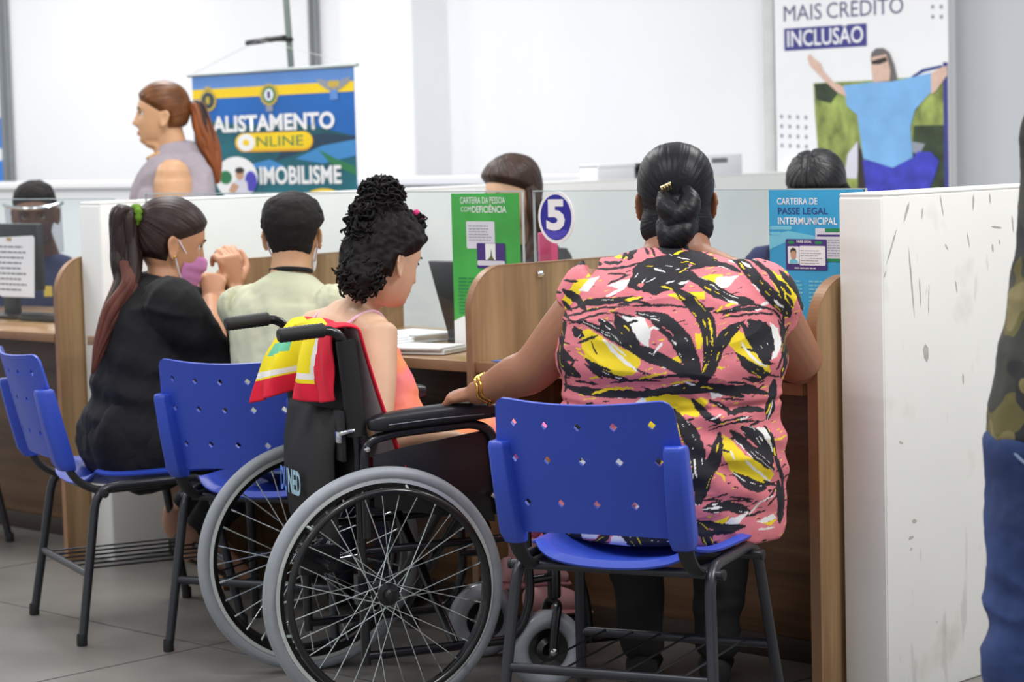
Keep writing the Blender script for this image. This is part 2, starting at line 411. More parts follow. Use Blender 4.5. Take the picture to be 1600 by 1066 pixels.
# partitions
def partition(name, label, u0, u1, v0, v1, h, m):
    t = bthing(name, label, 'partition', u0, v0)
    g = G(); box(g, 0, u1 - u0, 0.0, v1 - v0, 0.0, h - 0.007); g.build('panel', m, t, bevel=0.006)
    g = G(); box(g, 0.001, u1 - u0 - 0.001, 0.001, v1 - v0, h - 0.0085, h); g.build('cap', m, t, bevel=0.004)
    g = G(); box(g, 0.004, u1 - u0 - 0.004, -0.002, 0.004, 0.012, h - 0.012); g.build('end_strip', m, t, bevel=0.003)
    return t
pr_ = partition('booth_partition', 'scuffed white booth partition at the right, its broad side marked with grey scrapes', -3.312, -3.185, 4.40, 7.0, 1.195, M['scuffed'])
g = G()                                                                  # dark scrapes left on the broad side
for (v0, z0, v1, z1, wd) in [(0.053, 1.113, 0.008, 1.027, 0.0036), (0.097, 1.07, 0.118, 0.897, 0.0036), (0.139, 0.993, 0.144, 0.922, 0.0028), (0.367, 1.181, 0.364, 1.14, 0.0043), (0.103, 1.172, 0.079, 1.123, 0.0057), (0.156, 1.157, 0.151, 1.127, 0.0028), (0.227, 1.184, 0.24, 1.131, 0.0028), (0.435, 1.181, 0.438, 1.154, 0.0036), (0.532, 1.123, 0.538, 1.079, 0.0043), (0.441, 1.099, 0.489, 1.093, 0.0036), (0.338, 1.089, 0.348, 1.05, 0.0028), (0.444, 1.057, 0.449, 1.035, 0.005), (0.475, 1.065, 0.478, 1.053, 0.0036), (0.287, 0.977, 0.293, 0.946, 0.0036), (0.008, 1.016, 0.001, 1.001, 0.0021), (0.245, 1.066, 0.258, 1.051, 0.0028), (0.561, 1.149, 0.565, 1.125, 0.0043), (0.178, 0.976, 0.174, 0.901, 0.0021), (0.159, 0.836, 0.166, 0.791, 0.0135), (0.314, 0.752, 0.315, 0.723, 0.0042), (0.46, 0.752, 0.463, 0.723, 0.0034), (0.097, 0.422, 0.117, 0.418, 0.0067), (0.081, 0.382, 0.104, 0.383, 0.0051), (0.088, 0.356, 0.097, 0.355, 0.0051), (0.192, 0.168, 0.195, 0.161, 0.0034), (0.049, 0.615, 0.067, 0.609, 0.0034)]:
    dv, dz = v1 - v0, z1 - z0; l = math.hypot(dv, dz); nv, nz = -dz / l * wd * 0.8, dv / l * wd * 0.8; x = 0.1275
    P = [(v0, z0), (v0 + 0.3 * dv + nv, z0 + 0.3 * dz + nz), (v0 + 0.8 * dv + nv * 0.7, z0 + 0.8 * dz + nz * 0.7), (v1, z1), (v0 + 0.75 * dv - nv * 0.8, z0 + 0.75 * dz - nz * 0.8), (v0 + 0.25 * dv - nv, z0 + 0.25 * dz - nz)]
    g.add([(x, a, b) for a, b in P], [tuple(range(6))])
g.build('scuff_marks', mat('grey_scuff', (186, 183, 177), 0.7, vary=0.2, nscale=40), pr_, smooth=False)['kind'] = 'stuff'
partition('booth_partition', 'long white booth partition running behind the woman in black', -6.405, -6.29, 4.42, 8.19, 1.178, M['part_white'])

# side dividers with a rounded front corner
def divider(label, u, th, v0, v1, h, r=0.12):
    t = bthing('booth_divider', label, 'divider', u, v0)
    pr = [(0, 0), (v1 - v0, 0), (v1 - v0, h)] + [(r - r * math.sin(a), h - r + r * math.cos(a)) for a in np.linspace(0, PI / 2, 20)]
    g = G(); n = len(pr); V = [(0.001, y, z) for y, z in pr] + [(th - 0.001, y, z) for y, z in pr]
    g.add(V, [tuple(range(n)), tuple(range(2 * n - 1, n - 1, -1))] + [(i, (i + 1) % n, (i + 1) % n + n, i + n) for i in range(n)])
    g.build('board', M['wood_v'], t, smooth=False)
    g = G(); e = pr[2:] + [(0, 0.0)]                                # edge banding along top and front
    for a, b in zip(e[:-1], e[1:]):
        dy, dz = b[0] - a[0], b[1] - a[1]; l = math.hypot(dy, dz); ny, nz = dz / l * 0.0016, -dy / l * 0.0016
        g.add([(0, a[0] + ny, a[1] + nz), (th, a[0] + ny, a[1] + nz), (th, b[0] + ny, b[1] + nz), (0, b[0] + ny, b[1] + nz),
               (0, a[0] - ny, a[1] - nz), (th, a[0] - ny, a[1] - nz), (th, b[0] - ny, b[1] - nz), (0, b[0] - ny, b[1] - nz)],
              [(0, 1, 2, 3), (7, 6, 5, 4), (0, 4, 5, 1), (1, 5, 6, 2), (2, 6, 7, 3), (3, 7, 4, 0)])
    g.build('edge_band', M['wood_edge'], t, angle=30)
    return t
divider('walnut booth divider beside the scuffed white partition, right of the floral shirt', -3.352, 0.03, 4.325, 5.1, 1.0)
divider('walnut booth divider in the middle, below the round blue number sign', -4.498, 0.022, 4.325, 5.1, 1.003)
divider('walnut booth divider behind the raised hands of the woman in black', -5.614, 0.022, 4.325, 5.1, 1.003)
divider('walnut booth divider at the far left, against the end of the white partition', -6.432, 0.022, 4.325, 5.1, 1.0)

# worktops and modesty panels
def counter(label, u0, u1, cuts):
    t = bthing('service_counter', label, 'counter', u0, 4.335)
    xs = [0] + cuts + [u1 - u0]
    for a, b in zip(xs[:-1], xs[1:]):
        g = G(); box(g, a + 0.012, b - 0.012, 0.003, 0.78, 0.722, 0.75); g.build('worktop', M['wood_top'], t, bevel=0.002)
        g = G(); box(g, a + 0.012, b - 0.012, -0.001, 0.003, 0.722, 0.75); g.build('edge_band', M['wood_edge'], t, bevel=0.001)
        g = G(); box(g, a + 0.012, b - 0.012, 0.30, 0.318, 0.0, 0.722); g.build('front_panel', M['wood_h_shaded'], t, bevel=0.002)
        g = G(); box(g, a + 0.012, b - 0.012, 0.288, 0.30, 0.0, 0.06); g.build('kick_strip', mat('dark_kick_strip', (58, 46, 38), 0.5), t, bevel=0.002)
counter('long walnut service counter in front of the four seated visitors', -6.28, -3.362, [0.678, 1.793])
counter('walnut service counter at the far left, in front of the clerk in navy', -8.6, -6.442, [])

# glass screens
def screen(label, u0, u1, zt, clamps):
    t = bthing('glass_screen', label, 'screen', u0, 4.585, 0.752)
    h = zt - 0.752
    g = G(); box(g, 0.002, u1 - u0 - 0.002, 0, 0.008, 0, h - 0.002); g.build('pane', M['glass'], t, smooth=False)
    g = G(); box(g, 0, u1 - u0, 0, 0.008, h - 0.002, h + 0.001); box(g, u1 - u0 - 0.002, u1 - u0, 0, 0.008, 0, h); box(g, 0, 0.002, 0, 0.008, 0, h)
    g.build('polished_edge', M['glass_edge'], t, smooth=False)
    for (cu, cz) in clamps:
        g = G(); lathe(g, [(0.0005, -0.006), (0.008, -0.006), (0.010, -0.003), (0.010, 0.014), (0.0005, 0.014)], (cu, 0, cz), (0, 1, 0), 16, closed=False); g.build('clamp', M['chrome'], t)
screen('clear glass screen left of the green notice, above the papers', -6.27, -4.532, 1.2, [(1.70, 0.22), (0.03, 0.22)])
screen('clear glass screen right of the green notice, carrying the round blue number sign', -4.490, -3.37, 1.2, [(0.012, 0.219), (1.10, 0.219)])
screen('clear glass screen at the far left in front of the clerk in navy', -8.6, -6.445, 1.184, [(2.12, 0.2)])

# ------------------------------------------------------------------ notices on the glass
def col(name, rgb, **k): return mat(name, rgb, k.pop('rough', 0.45), vary=k.pop('vary', 0.04), **k)
P_green = mat('green_print', (72, 178, 82), 0.35, vary=0.22, nscale=5)
P_blue = mat('sky_blue_print', (58, 170, 222), 0.35, vary=0.14, nscale=6)
P_teal = col('teal_print', (120, 205, 230)); P_purple = col('purple_print', (72, 48, 128)); P_navy = col('navy_print', (44, 66, 140))
P_dkgreen = col('deep_green_print', (32, 140, 82)); P_pale = col('pale_lilac_print', (222, 222, 234)); P_skin = col('printed_skin', (206, 160, 132)); P_hair = col('printed_dark_hair', (52, 42, 40))
P_grey = col('printed_grey', (150, 156, 168)); P_royal = col('royal_blue_print', (40, 36, 158)); P_wave = col('blue_wave_print', (78, 72, 190))
P_yel = col('yellow_print', (252, 214, 20)); P_olive = col('printed_olive', (96, 100, 48))

t = bthing('green_notice', 'green notice about the disability card, taped to the glass in the middle', 'notice', -4.812, 4.583, 0.762)
w, h = 0.272, 0.432
flat('sheet', rect(0, 0, w, h), P_green, t, 1)
flat('white_base', [(0, 0), (w, 0), (w, 0.03), (0.11, 0.05), (0.04, 0.085), (0, 0.07)], M['white'], t, 2)
text('heading', 'CARTEIRA DA PESSOA', 0.038, 0.404, 0.180, 0.018, M['white'], t, 3, 0.004)
text('heading', 'COM', 0.040, 0.381, 0.042, 0.014, M['white'], t, 3, 0.0)
text('heading', 'DEFICIÊNCIA', 0.086, 0.378, 0.136, 0.024, M['white'], t, 3, 0.012)
flat('card_back', rrect(0.06, 0.277, 0.174, 0.354, 0.005), P_pale, t, 3)
lines('small_print', 0.07, 0.30, 0.165, 0.347, 6, P_grey, t, 4, 0.35)
flat('card_front', rrect(0.101, 0.222, 0.214, 0.293, 0.005), P_purple, t, 4)
flat('card_photo', rect(0.136, 0.246, 0.176, 0.292), M['white'], t, 5)
flat('card_figure', [(0.144, 0.246), (0.172, 0.246), (0.163, 0.256), (0.160, 0.277), (0.156, 0.256)], P_olive, t, 6)
flat('card_band', rrect(0.103, 0.230, 0.212, 0.244, 0.004), P_pale, t, 5)
lines('body_text', 0.022, 0.092, 0.245, 0.20, 11, P_dkgreen, t, 4, 0.4)

t = bthing('blue_notice', 'sky blue notice about the travel pass, on the glass right of the floral shirt', 'notice', -3.664, 4.583, 0.80)
w, h = 0.29, 0.398
flat('sheet', rect(0, 0, w, h), P_blue, t, 1)
flat('teal_sweep', [(0, 0.285), (0.06, 0.297), (0.14, 0.285), (0.20, 0.25), (0.13, 0.262), (0.05, 0.268), (0, 0.25)], P_teal, t, 2)
flat('pale_bar', rrect(0.003, 0.300, 0.072, 0.309, 0.004), P_teal, t, 3)
flat('pale_bar', rrect(0.003, 0.287, 0.036, 0.294, 0.003), P_teal, t, 3)
text('heading', 'CARTEIRA DE', 0.027, 0.362, 0.125, 0.0165, M['white'], t, 3, 0.014)
text('heading', 'PASSE LEGAL', 0.029, 0.338, 0.154, 0.0165, P_navy, t, 3, 0.012)
text('heading', 'INTERMUNICIPAL', 0.029, 0.313, 0.182, 0.0175, M['white'], t, 3, 0.014)
flat('card_back', rect(0.145, 0.228, 0.282, 0.304), P_pale, t, 4)
flat('card_back_band', rect(0.175, 0.295, 0.282, 0.304), P_dkgreen, t, 5)
flat('card_back_band', rect(0.150, 0.284, 0.282, 0.289), P_purple, t, 5)
flat('card_back_band', rect(0.145, 0.223, 0.282, 0.230), P_dkgreen, t, 5)
lines('small_print', 0.182, 0.236, 0.276, 0.281, 7, P_grey, t, 5, 0.3)
ox, oz, kx, kz = 0.053, 0.201, 1.03, 0.76                                # the sample card on the notice
def cc(L): return [(ox + (a - 0.045) * kx, oz + (b - 0.128) * kz) for a, b in L]
flat('card_front', cc(rrect(0.045, 0.128, 0.168, 0.228, 0.004)), P_purple, t, 6)
text('card_heading', 'PASSE LEGAL', cc([(0.079, 0)])[0][0], cc([(0, 0.216)])[0][1], 0.046, 0.006, M['white'], t, 7, 0.02)
flat('leaf_mark', cc(ell(0.062, 0.217, 0.010, 0.005)), P_dkgreen, t, 7); flat('leaf_mark', cc(ell(0.144, 0.217, 0.011, 0.005)), P_dkgreen, t, 7)
flat('card_photo', cc(rrect(0.052, 0.147, 0.085, 0.204, 0.003)), M['white'], t, 7)
flat('photo_shirt', cc([(0.056, 0.148), (0.083, 0.148), (0.081, 0.158), (0.072, 0.163), (0.064, 0.163), (0.058, 0.158)]), P_teal, t, 8)
flat('photo_face', cc(ell(0.069, 0.177, 0.0082, 0.0155)), P_skin, t, 9); flat('photo_hair', cc([(0.060, 0.182), (0.061, 0.194), (0.068, 0.2), (0.076, 0.197), (0.079, 0.182), (0.075, 0.190), (0.066, 0.191)]), P_hair, t, 10)
flat('card_field', cc(rrect(0.087, 0.143, 0.164, 0.206, 0.004)), M['white'], t, 7)
lines('card_print', 0.100, 0.217, 0.171, 0.254, 6, P_grey, t, 8, 0.25)
lines('card_print', 0.08, 0.204, 0.165, 0.210, 1, P_pale, t, 7, 0.5)
lines('body_text', 0.018, 0.075, 0.108, 0.18, 11, P_teal, t, 3, 0.45); lines('body_text', 0.122, 0.075, 0.21, 0.18, 11, P_teal, t, 3, 0.45)
flat('white_base', rect(0.03, -0.0, w, 0.018), M['white'], t, 2)

t = bthing('number_sign', 'round blue number 5 sign with a white rim, fixed to the glass', 'sign', -4.398, 4.580, 1.128)
flat('rim', ell(0, 0, 0.067, 0.071, 40), M['white'], t, 1, 0.003)
flat('disc', ell(0, 0.0, 0.058, 0.062, 40), P_royal, t, 2)
flat('wave', [(-0.045, -0.037), (-0.03, -0.033), (-0.015, -0.037), (0, -0.033), (0.015, -0.037), (0.03, -0.033), (0.046, -0.037), (0.034, -0.049), (0.015, -0.059), (-0.015, -0.059), (-0.034, -0.049)], P_wave, t, 3)
text('numeral', '5', -0.035, -0.036, 0.070, 0.085, M['white'], t, 4, 0.045)

t = bthing('paper_notice', 'white printed sheet on the far left glass, hiding the navy jacket', 'notice', -7.14, 4.583, 0.842)
flat('sheet', [(-0.05, 0), (0.19, 0), (0.215, 0.215), (-0.05, 0.205)], M['paper'], t, 2)
flat('under_sheet', [(0.0, -0.004), (0.206, -0.002), (0.222, 0.21), (0, 0.2)], M['paper'], t, 1)
lines('print', -0.03, 0.02, 0.17, 0.19, 9, M['ink'], t, 3, 0.3)
flat('tape', rect(0.05, 0.195, 0.08, 0.207), col('tan_tape', (190, 160, 110)), t, 4)

# ------------------------------------------------------------------ things on the worktops
t = bthing('pink_box', 'upright pink box on the clerk side of the middle divider, under the number sign', 'box', -4.742, 4.86, 0.752)
g = G(); box(g, 0, 0.052, 0, 0.03, 0, 0.318); g.build('body', col('pink_card', (206, 62, 112)), t, bevel=0.004)
g = G(); box(g, -0.001, 0.008, -0.001, 0.031, 0.0, 0.319); g.build('spine', col('pale_pink_card', (224, 110, 160)), t, bevel=0.002)

t = bthing('computer_monitor', 'black computer monitor standing behind the green notice', 'monitor', -5.13, 4.73, 0.752)
g = G(); g.add([(0.15, -0.01, 0.0), (0.36, 0.0, 0.0), (0.36, 0.06, 0.235), (0.0, 0.05, 0.235), (0.15, 0.012, 0.0), (0.36, 0.022, 0.0), (0.36, 0.085, 0.235), (0.0, 0.075, 0.235)],
    [(0, 1, 2, 3), (7, 6, 5, 4), (0, 4, 5, 1), (1, 5, 6, 2), (2, 6, 7, 3), (3, 7, 4, 0)]); g.build('back_shell', M['black'], t, bevel=0.004)
g = G(); box(g, 0.15, 0.34, -0.02, 0.16, 0.0, 0.012); g.build('base', M['black'], t, bevel=0.004)
for i, (u, v, z, a, lab, n) in enumerate(((-5.12, 4.36, 0.752, 0.08, 'thick pile of white papers on the worktop near the girl', 6), (-5.25, 4.66, 0.752, -0.1, 'stack of loose forms behind the pile of white papers', 4), (-4.90, 4.36, 0.752, 0.3, 'single fanned set of forms nearest to the black monitor', 3))):
    t = bthing('paper_stack', lab, 'papers', u, v, z); t.rotation_euler = (0, 0, BR + a)
    for k in range(n):
        g = G(); jx, jy = random.uniform(-0.012, 0.012), random.uniform(-0.012, 0.012)
        box(g, jx, jx + 0.21, jy, jy + 0.15, k * 0.0065, k * 0.0065 + 0.0058); g.build('sheet', M['paper'], t, bevel=0.001)
t = bthing('blue_folder', 'blue and lilac folder lying behind the papers', 'folder', -5.52, 4.62, 0.752)
g = G(); box(g, 0, 0.24, 0, 0.16, 0, 0.012); g.build('cover', col('lilac_folder', (140, 150, 205)), t, bevel=0.003)
g = G(); box(g, 0.02, 0.10, 0.02, 0.10, 0.012, 0.03); g.build('label_block', col('green_note_block', (92, 128, 84)), t, bevel=0.002)
t = bthing('blue_slip', 'small blue slip of paper at the foot of the middle divider', 'slip', -4.44, 4.36, 0.7515)
g = G(); box(g, 0, 0.13, 0, 0.06, 0, 0.002); g.build('slip_sheet', col('blue_slip', (96, 120, 205)), t)
# desk of the far left booth
t = bthing('desk_monitor', 'dark monitor on a stand behind the far left glass, under the white sheet', 'monitor', -7.28, 4.70, 0.752)
g = G(); box(g, -0.20, 0.2, 0, 0.03, 0.10, 0.34); g.build('back_shell', M['black'], t, bevel=0.006)
g = G(); box(g, -0.04, 0.04, 0.005, 0.03, 0.01, 0.12); g.build('neck', M['black'], t, bevel=0.004)
g = G(); box(g, -0.10, 0.12, -0.06, 0.1, 0.0, 0.012); g.build('base', M['black'], t, bevel=0.004)
t = bthing('keyboard', 'black keyboard on the far left worktop', 'keyboard', -7.10, 4.62, 0.752)
g = G(); box(g, 0, 0.26, 0, 0.11, 0, 0.016); g.build('tray', M['black'], t, bevel=0.004)
g = G()
for a in range(12):
    for b in range(4): box(g, 0.008 + a * 0.0205, 0.026 + a * 0.0205, 0.01 + b * 0.024, 0.03 + b * 0.024, 0.016, 0.021)
o = g.build('keys', M['black'], t); o['kind'] = 'stuff'
t = bthing('small_jar', 'small clear jar on the far left worktop beside the walnut divider', 'jar', -6.56, 4.50, 0.752)
g = G(); lathe(g, [(0.001, 0), (0.03, 0), (0.033, 0.004), (0.033, 0.055), (0.028, 0.062), (0.001, 0.062)], (0, 0, 0), (0, 0, 1), 24, closed=False); g.build('pot', col('frosted_pot', (210, 214, 214)), t)
g = G(); lathe(g, [(0.001, 0.062), (0.03, 0.062), (0.03, 0.074), (0.001, 0.076)], (0, 0, 0), (0, 0, 1), 24, closed=False); g.build('lid', col('grey_lid', (120, 140, 150)), t)

# things on top of the long partition
t = bthing('white_tray', 'white paper box on top of the long partition, left of the black device', 'box', -6.395, 6.80, 1.178)
g = G(); box(g, 0, 0.10, 0, 0.22, 0, 0.06); g.build('carton', M['paper'], t, bevel=0.003)
g = G(); box(g, -0.002, 0.102, 0.0, 0.222, 0.045, 0.062); g.build('lid', M['paper'], t, bevel=0.003)
t = bthing('black_device', 'small black device on top of the long partition, behind the floral woman', 'device', -6.395, 7.05, 1.178)
g = G(); box(g, 0, 0.10, 0, 0.35, 0.02, 0.06); g.build('case', M['black'], t, bevel=0.008)
g = G(); box(g, 0.01, 0.09, 0.02, 0.33, 0.0, 0.02); g.build('foot', M['plinth'], t, bevel=0.003)
t = bthing('white_box', 'taller white box on top of the long partition, right of the black device', 'box', -6.395, 7.45, 1.178)
g = G(); box(g, 0, 0.10, 0, 0.25, 0, 0.085); g.build('carton', M['paper'], t, bevel=0.003)
g = G(); box(g, 0.1, 0.102, 0.05, 0.15, 0.05, 0.07); g.build('label', M['ink'], t)

# ------------------------------------------------------------------ hanging banner on its stand
B_sky = col('banner_sky', (96, 146, 216)); B_deep = mat('banner_deep_blue', (16, 104, 190), 0.45, vary=0.15, nscale=3)
B_teal = mat('banner_teal', (18, 98, 112), 0.45, vary=0.4, nscale=3.5); B_dark = col('banner_dark', (28, 58, 84)); B_hill = col('banner_green', (44, 124, 78)); B_lake = col('banner_lake', (62, 140, 204))
B_gold = col('banner_gold', (206, 178, 74)); B_amber = col('banner_amber', (240, 176, 30))
t = bthing('hanging_banner', 'blue and green enlistment banner hanging from a tripod stand behind the standing woman', 'banner', -8.299, 6.35, 1.07)
t.scale = (1.237, 1, 0.74)
w, h = 0.87, 0.80
flat('cloth', rect(0, -0.6, w, h), B_deep, t, 0, 0.002)
flat('lower_field', [(0, -0.6), (w, -0.6), (w, 0.42), (0.6, 0.5), (0.3, 0.5), (0, 0.55)], B_teal, t, 1)
flat('sky_band', [(0, 0.71), (w, 0.71), (w, h), (0, h)], B_sky, t, 1)
flat('yellow_band', [(0, 0.665), (w, 0.665), (w, 0.722), (0, 0.722)], P_yel, t, 2)
flat('dark_sweep', [(0.52, 0.40), (0.70, 0.44), (w, 0.42), (w, 0.38), (0.7, 0.37), (0.45, 0.29)], B_dark, t, 2)
flat('lake_sweep', [(0.56, 0.30), (0.70, 0.37), (w, 0.40), (w, 0.31), (0.7, 0.27)], B_lake, t, 3)
flat('hill_sweep', [(0.68, 0.35), (0.78, 0.29), (w, 0.25), (w, 0.20), (0.74, 0.27)], B_hill, t, 4)
flat('lake_sweep', [(0.3, 0.27), (0.42, 0.3), (0.5, 0.26), (0.4, 0.23)], B_lake, t, 3)
for (cx, cz, kind) in ((0.09, 0.655, 0), (0.43, 0.67, 1), (0.77, 0.70, 2)):                # the three emblems
    if kind == 2:
        for s in (-1, 1): flat('emblem_wing', [(cx, cz - 0.015), (cx + s * 0.04, cz + 0.035), (cx + s * 0.09, cz + 0.045), (cx + s * 0.075, cz + 0.015), (cx + s * 0.03, cz - 0.02)], P_grey, t, 5)
        flat('emblem_core', rect(cx - 0.028, cz - 0.005, cx + 0.028, cz + 0.03), B_gold, t, 6); flat('emblem_sword', rect(cx - 0.02, cz - 0.075, cx + 0.02, cz - 0.02), B_sky, t, 5)
    else:
        flat('emblem_rays', [(cx + (0.052 if k % 2 else 0.044) * math.cos(k * PI / 16), cz + (0.068 if k % 2 else 0.058) * math.sin(k * PI / 16)) for k in range(32)], B_gold if kind else B_gold, t, 5)
        flat('emblem_ring', ell(cx, cz, 0.036, 0.048), B_dark if kind == 0 else B_hill, t, 6)
        flat('emblem_core', ell(cx, cz, 0.020, 0.030) if kind == 0 else ell(cx, cz, 0.024, 0.034), P_olive if kind == 0 else M['white'], t, 7)
        flat('emblem_mark', rect(cx - 0.008, cz - 0.02, cx + 0.008, cz + 0.02), B_gold if kind == 0 else P_navy, t, 8)
        flat('emblem_crown' if kind == 0 else 'emblem_ribbon', [(cx - 0.02, cz + 0.055), (cx + 0.02, cz + 0.055), (cx + 0.012, cz + 0.085), (cx, cz + 0.075), (cx - 0.012, cz + 0.085)] if kind == 0 else rect(cx - 0.018, cz - 0.095, cx + 0.018, cz - 0.06), B_gold if kind == 0 else P_grey, t, 5)
text('title', 'ALISTAMENTO', 0.11, 0.462, 0.66, 0.098, M['white'], t, 6, 0.035)
flat('pill', rrect(0.235, 0.345, 0.655, 0.455, 0.054), B_amber, t, 5); flat('pill_face', rrect(0.24, 0.358, 0.65, 0.453, 0.046), P_yel, t, 6)
flat('ring', ell(0.297, 0.40, 0.048, 0.05), M['white'], t, 7); flat('ring_hole', ell(0.297, 0.40, 0.018, 0.019), P_yel, t, 8)
text('subtitle', 'NLINE', 0.355, 0.375, 0.25, 0.058, B_hill, t, 7, 0.0)
flat('portrait_disc', ell(0.235, 0.195, 0.118, 0.125, 40), M['white'], t, 5)
flat('portrait_leaf', ell(0.175, 0.20, 0.035, 0.04), B_hill, t, 6); flat('portrait_shirt', [(0.18, 0.08), (0.30, 0.08), (0.295, 0.17), (0.262, 0.195), (0.225, 0.18)], P_pale, t, 7)
flat('portrait_side', ell(0.315, 0.175, 0.034, 0.06), P_wave, t, 6)
flat('portrait_face', ell(0.255, 0.215, 0.022, 0.03), P_skin, t, 8); flat('portrait_hair', ell(0.256, 0.24, 0.025, 0.018), P_hair, t, 9)
flat('portrait_arm', [(0.19, 0.12), (0.215, 0.17), (0.25, 0.15), (0.22, 0.10)], P_skin, t, 8)
text('title_lower', 'IMOBILISME', 0.365, 0.155, 0.43, 0.105, M['white'], t, 6, 0.03)
flat('arc', ell(0.70, 0.07, 0.10, 0.06), P_yel, t, 5); flat('arc_face', ell(0.70, 0.06, 0.10, 0.055), M['white'], t, 6)
g = G(); tube(g, [(-0.02, 0, h + 0.008), (w + 0.02, 0, h + 0.008)], 0.011, 12); g.build('top_rod', mat('grey_rod', (178, 186, 186), 0.4), t)
g = G(); tube(g, [(-0.01, 0, -0.605), (w + 0.01, 0, -0.605)], 0.010, 12); g.build('bottom_rod', mat('white_rod', (222, 224, 226), 0.4), t)
g = G(); tube(g, [(0.0, 0, h + 0.015), (0.444, -0.06, 0.98), ], 0.0016, 6); tube(g, [(w, 0, h + 0.015), (0.444, -0.06, 0.98)], 0.0016, 6); g.build('cord', mat('pale_cord', (205, 208, 206), 0.6), t)
t = bthing('banner_stand', 'grey tripod pole with a dark hook bar, holding the enlistment banner', 'stand', -7.75, 6.47)
g = G(); tube(g, [(0.0, 0, 0.3), (0.0, 0, 1.5), (-0.05, 0, 2.3)], 0.014, 12); g.build('pole', mat('stand_grey', (128, 138, 132), 0.35, metal=0.5), t)
g = G(); tube(g, [(-0.13, -0.14, 1.79), (0.12, -0.14, 1.80)], 0.012, 10); tube(g, [(0, 0, 1.80), (0, -0.14, 1.80)], 0.010, 10); g.build('hook_bar', M['black'], t)
for k in range(3):
    a = 2 * PI * k / 3 + 0.4; g = G(); tube(g, [(0, 0, 0.5), (0.42 * math.cos(a), 0.42 * math.sin(a), 0.012)], 0.010, 8); g.build('leg', M['plinth'], t)

# ------------------------------------------------------------------ big wall poster
Ph_grass = mat('printed_hedge', (146, 162, 84), 0.5, vary=0.5, nscale=18, stretch=(1, 1, 0.55)); Ph_dark = mat('printed_shade', (52, 66, 44), 0.5, vary=0.5, nscale=14)
Ph_shirt = mat('printed_light_blue', (128, 184, 236), 0.5, vary=0.1, nscale=9); Ph_jean = mat('printed_denim', (62, 66, 190), 0.5, vary=0.35, nscale=16); Ph_txt = col('poster_slate', (84, 92, 128)); Ph_box = col('poster_indigo', (62, 62, 140))
Ph_skin = mat('printed_pale_skin', (224, 190, 172), 0.5, vary=0.08, nscale=20)
t = bthing('wall_poster', 'tall white poster of a man in a wheelchair with open arms, on the wall', 'poster', -6.428, 8.10, 0.6)
w, h = 0.90, 1.62
def pz(px, py):     # poster print plan: horizontal and vertical fractions measured on the print
    return ((px - 290) / 930.0 * w, 1.31 - (py - 0) / 1045.0 * 0.768 + (px - 290) / 930.0 * -0.052)
def pp(L): return [pz(*p) for p in L]
flat('sheet', rect(0, 0, w, h), M['white'], t, 0, 0.004)
text('heading', 'MAIS', pz(345, 105)[0], pz(345, 108)[1], 0.205, 0.068, Ph_txt, t, 2, 0.0)
text('heading', 'CRÉDITO', pz(585, 105)[0], pz(345, 108)[1], 0.396, 0.085, Ph_txt, t, 2, 0.0)
flat('heading_box', rect(pz(345, 0)[0], pz(345, 280)[1], pz(800, 0)[0], pz(345, 150)[1]), Ph_box, t, 2)
text('heading', 'INCLUSÃO', pz(363, 0)[0], pz(363, 258)[1], 0.405, 0.088, M['white'], t, 3, 0.014)
flat('photo_panel', pp([(505, 465), (830, 440), (1205, 400), (1205, 1200), (545, 1200), (510, 620)]), Ph_grass, t, 2)
flat('photo_shade', pp([(1040, 690), (1200, 680), (1200, 1200), (1020, 1200)]), Ph_dark, t, 3)
flat('photo_tree', pp([(510, 470), (600, 462), (640, 520), (600, 580), (520, 560)]), Ph_dark, t, 3)
flat('photo_side', pp([(1195, 330), (1218, 330), (1218, 1200), (1195, 1200)]), Ph_box, t, 4)
flat('wheel_arc', pp([(1030, 415), (1090, 370), (1190, 345), (1190, 358), (1100, 385), (1040, 420)]), P_navy, t, 4)
flat('chair_frame', pp([(665, 1010), (690, 870), (745, 790), (760, 830), (735, 1010)]), P_pale, t, 4); flat('chair_frame', pp([(745, 780), (775, 900), (790, 1200), (740, 1200)]), P_hair, t, 5)
flat('chair_frame', pp([(1030, 780), (1100, 790), (1070, 850), (1030, 840)]), P_grey, t, 5)
flat('figure_jeans', pp([(770, 900), (1030, 880), (1060, 835), (1130, 835), (1170, 880), (1150, 960), (1110, 1070), (1060, 1200), (800, 1200)]), Ph_jean, t, 6)
flat('figure_shirt', pp([(672, 475), (820, 452), (930, 445), (1030, 420), (1135, 390), (1140, 490), (1050, 600), (1025, 700), (1035, 870), (930, 935), (775, 890), (745, 640), (690, 590)]), Ph_shirt, t, 7)
flat('figure_arm', pp([(672, 480), (690, 540), (640, 515), (570, 450), (490, 360), (478, 320), (488, 293), (510, 320), (545, 345), (560, 390), (610, 450)]), Ph_skin, t, 8)
flat('figure_arm', pp([(1135, 395), (1175, 365), (1215, 350), (1218, 400), (1160, 490), (1135, 515)]), Ph_skin, t, 8)
flat('figure_cap', pp([(822, 330), (825, 285), (850, 258), (890, 255), (920, 280), (945, 350), (960, 430), (925, 445), (900, 330)]), col('printed_ash_hair', (112, 106, 106)), t, 8)
flat('figure_face', pp([(828, 310), (905, 290), (925, 380), (920, 440), (835, 452), (826, 380)]), Ph_skin, t, 9)
flat('figure_glasses', pp([(826, 330), (905, 305), (910, 330), (870, 348), (828, 350)]), P_hair, t, 10)
def ddots(px, py): x, z = pz(px, py); return ell(x, z, 0.008, 0.009, 10)
for r in range(4):
    for c in range(4): flat('dot', ddots(322 + c * 46, 668 + r * 57), P_grey, t, 2)
for r in range(2):
    for c in range(2): flat('dot', ddots(1145 + c * 44, 22 + r * 56), P_grey, t, 2)
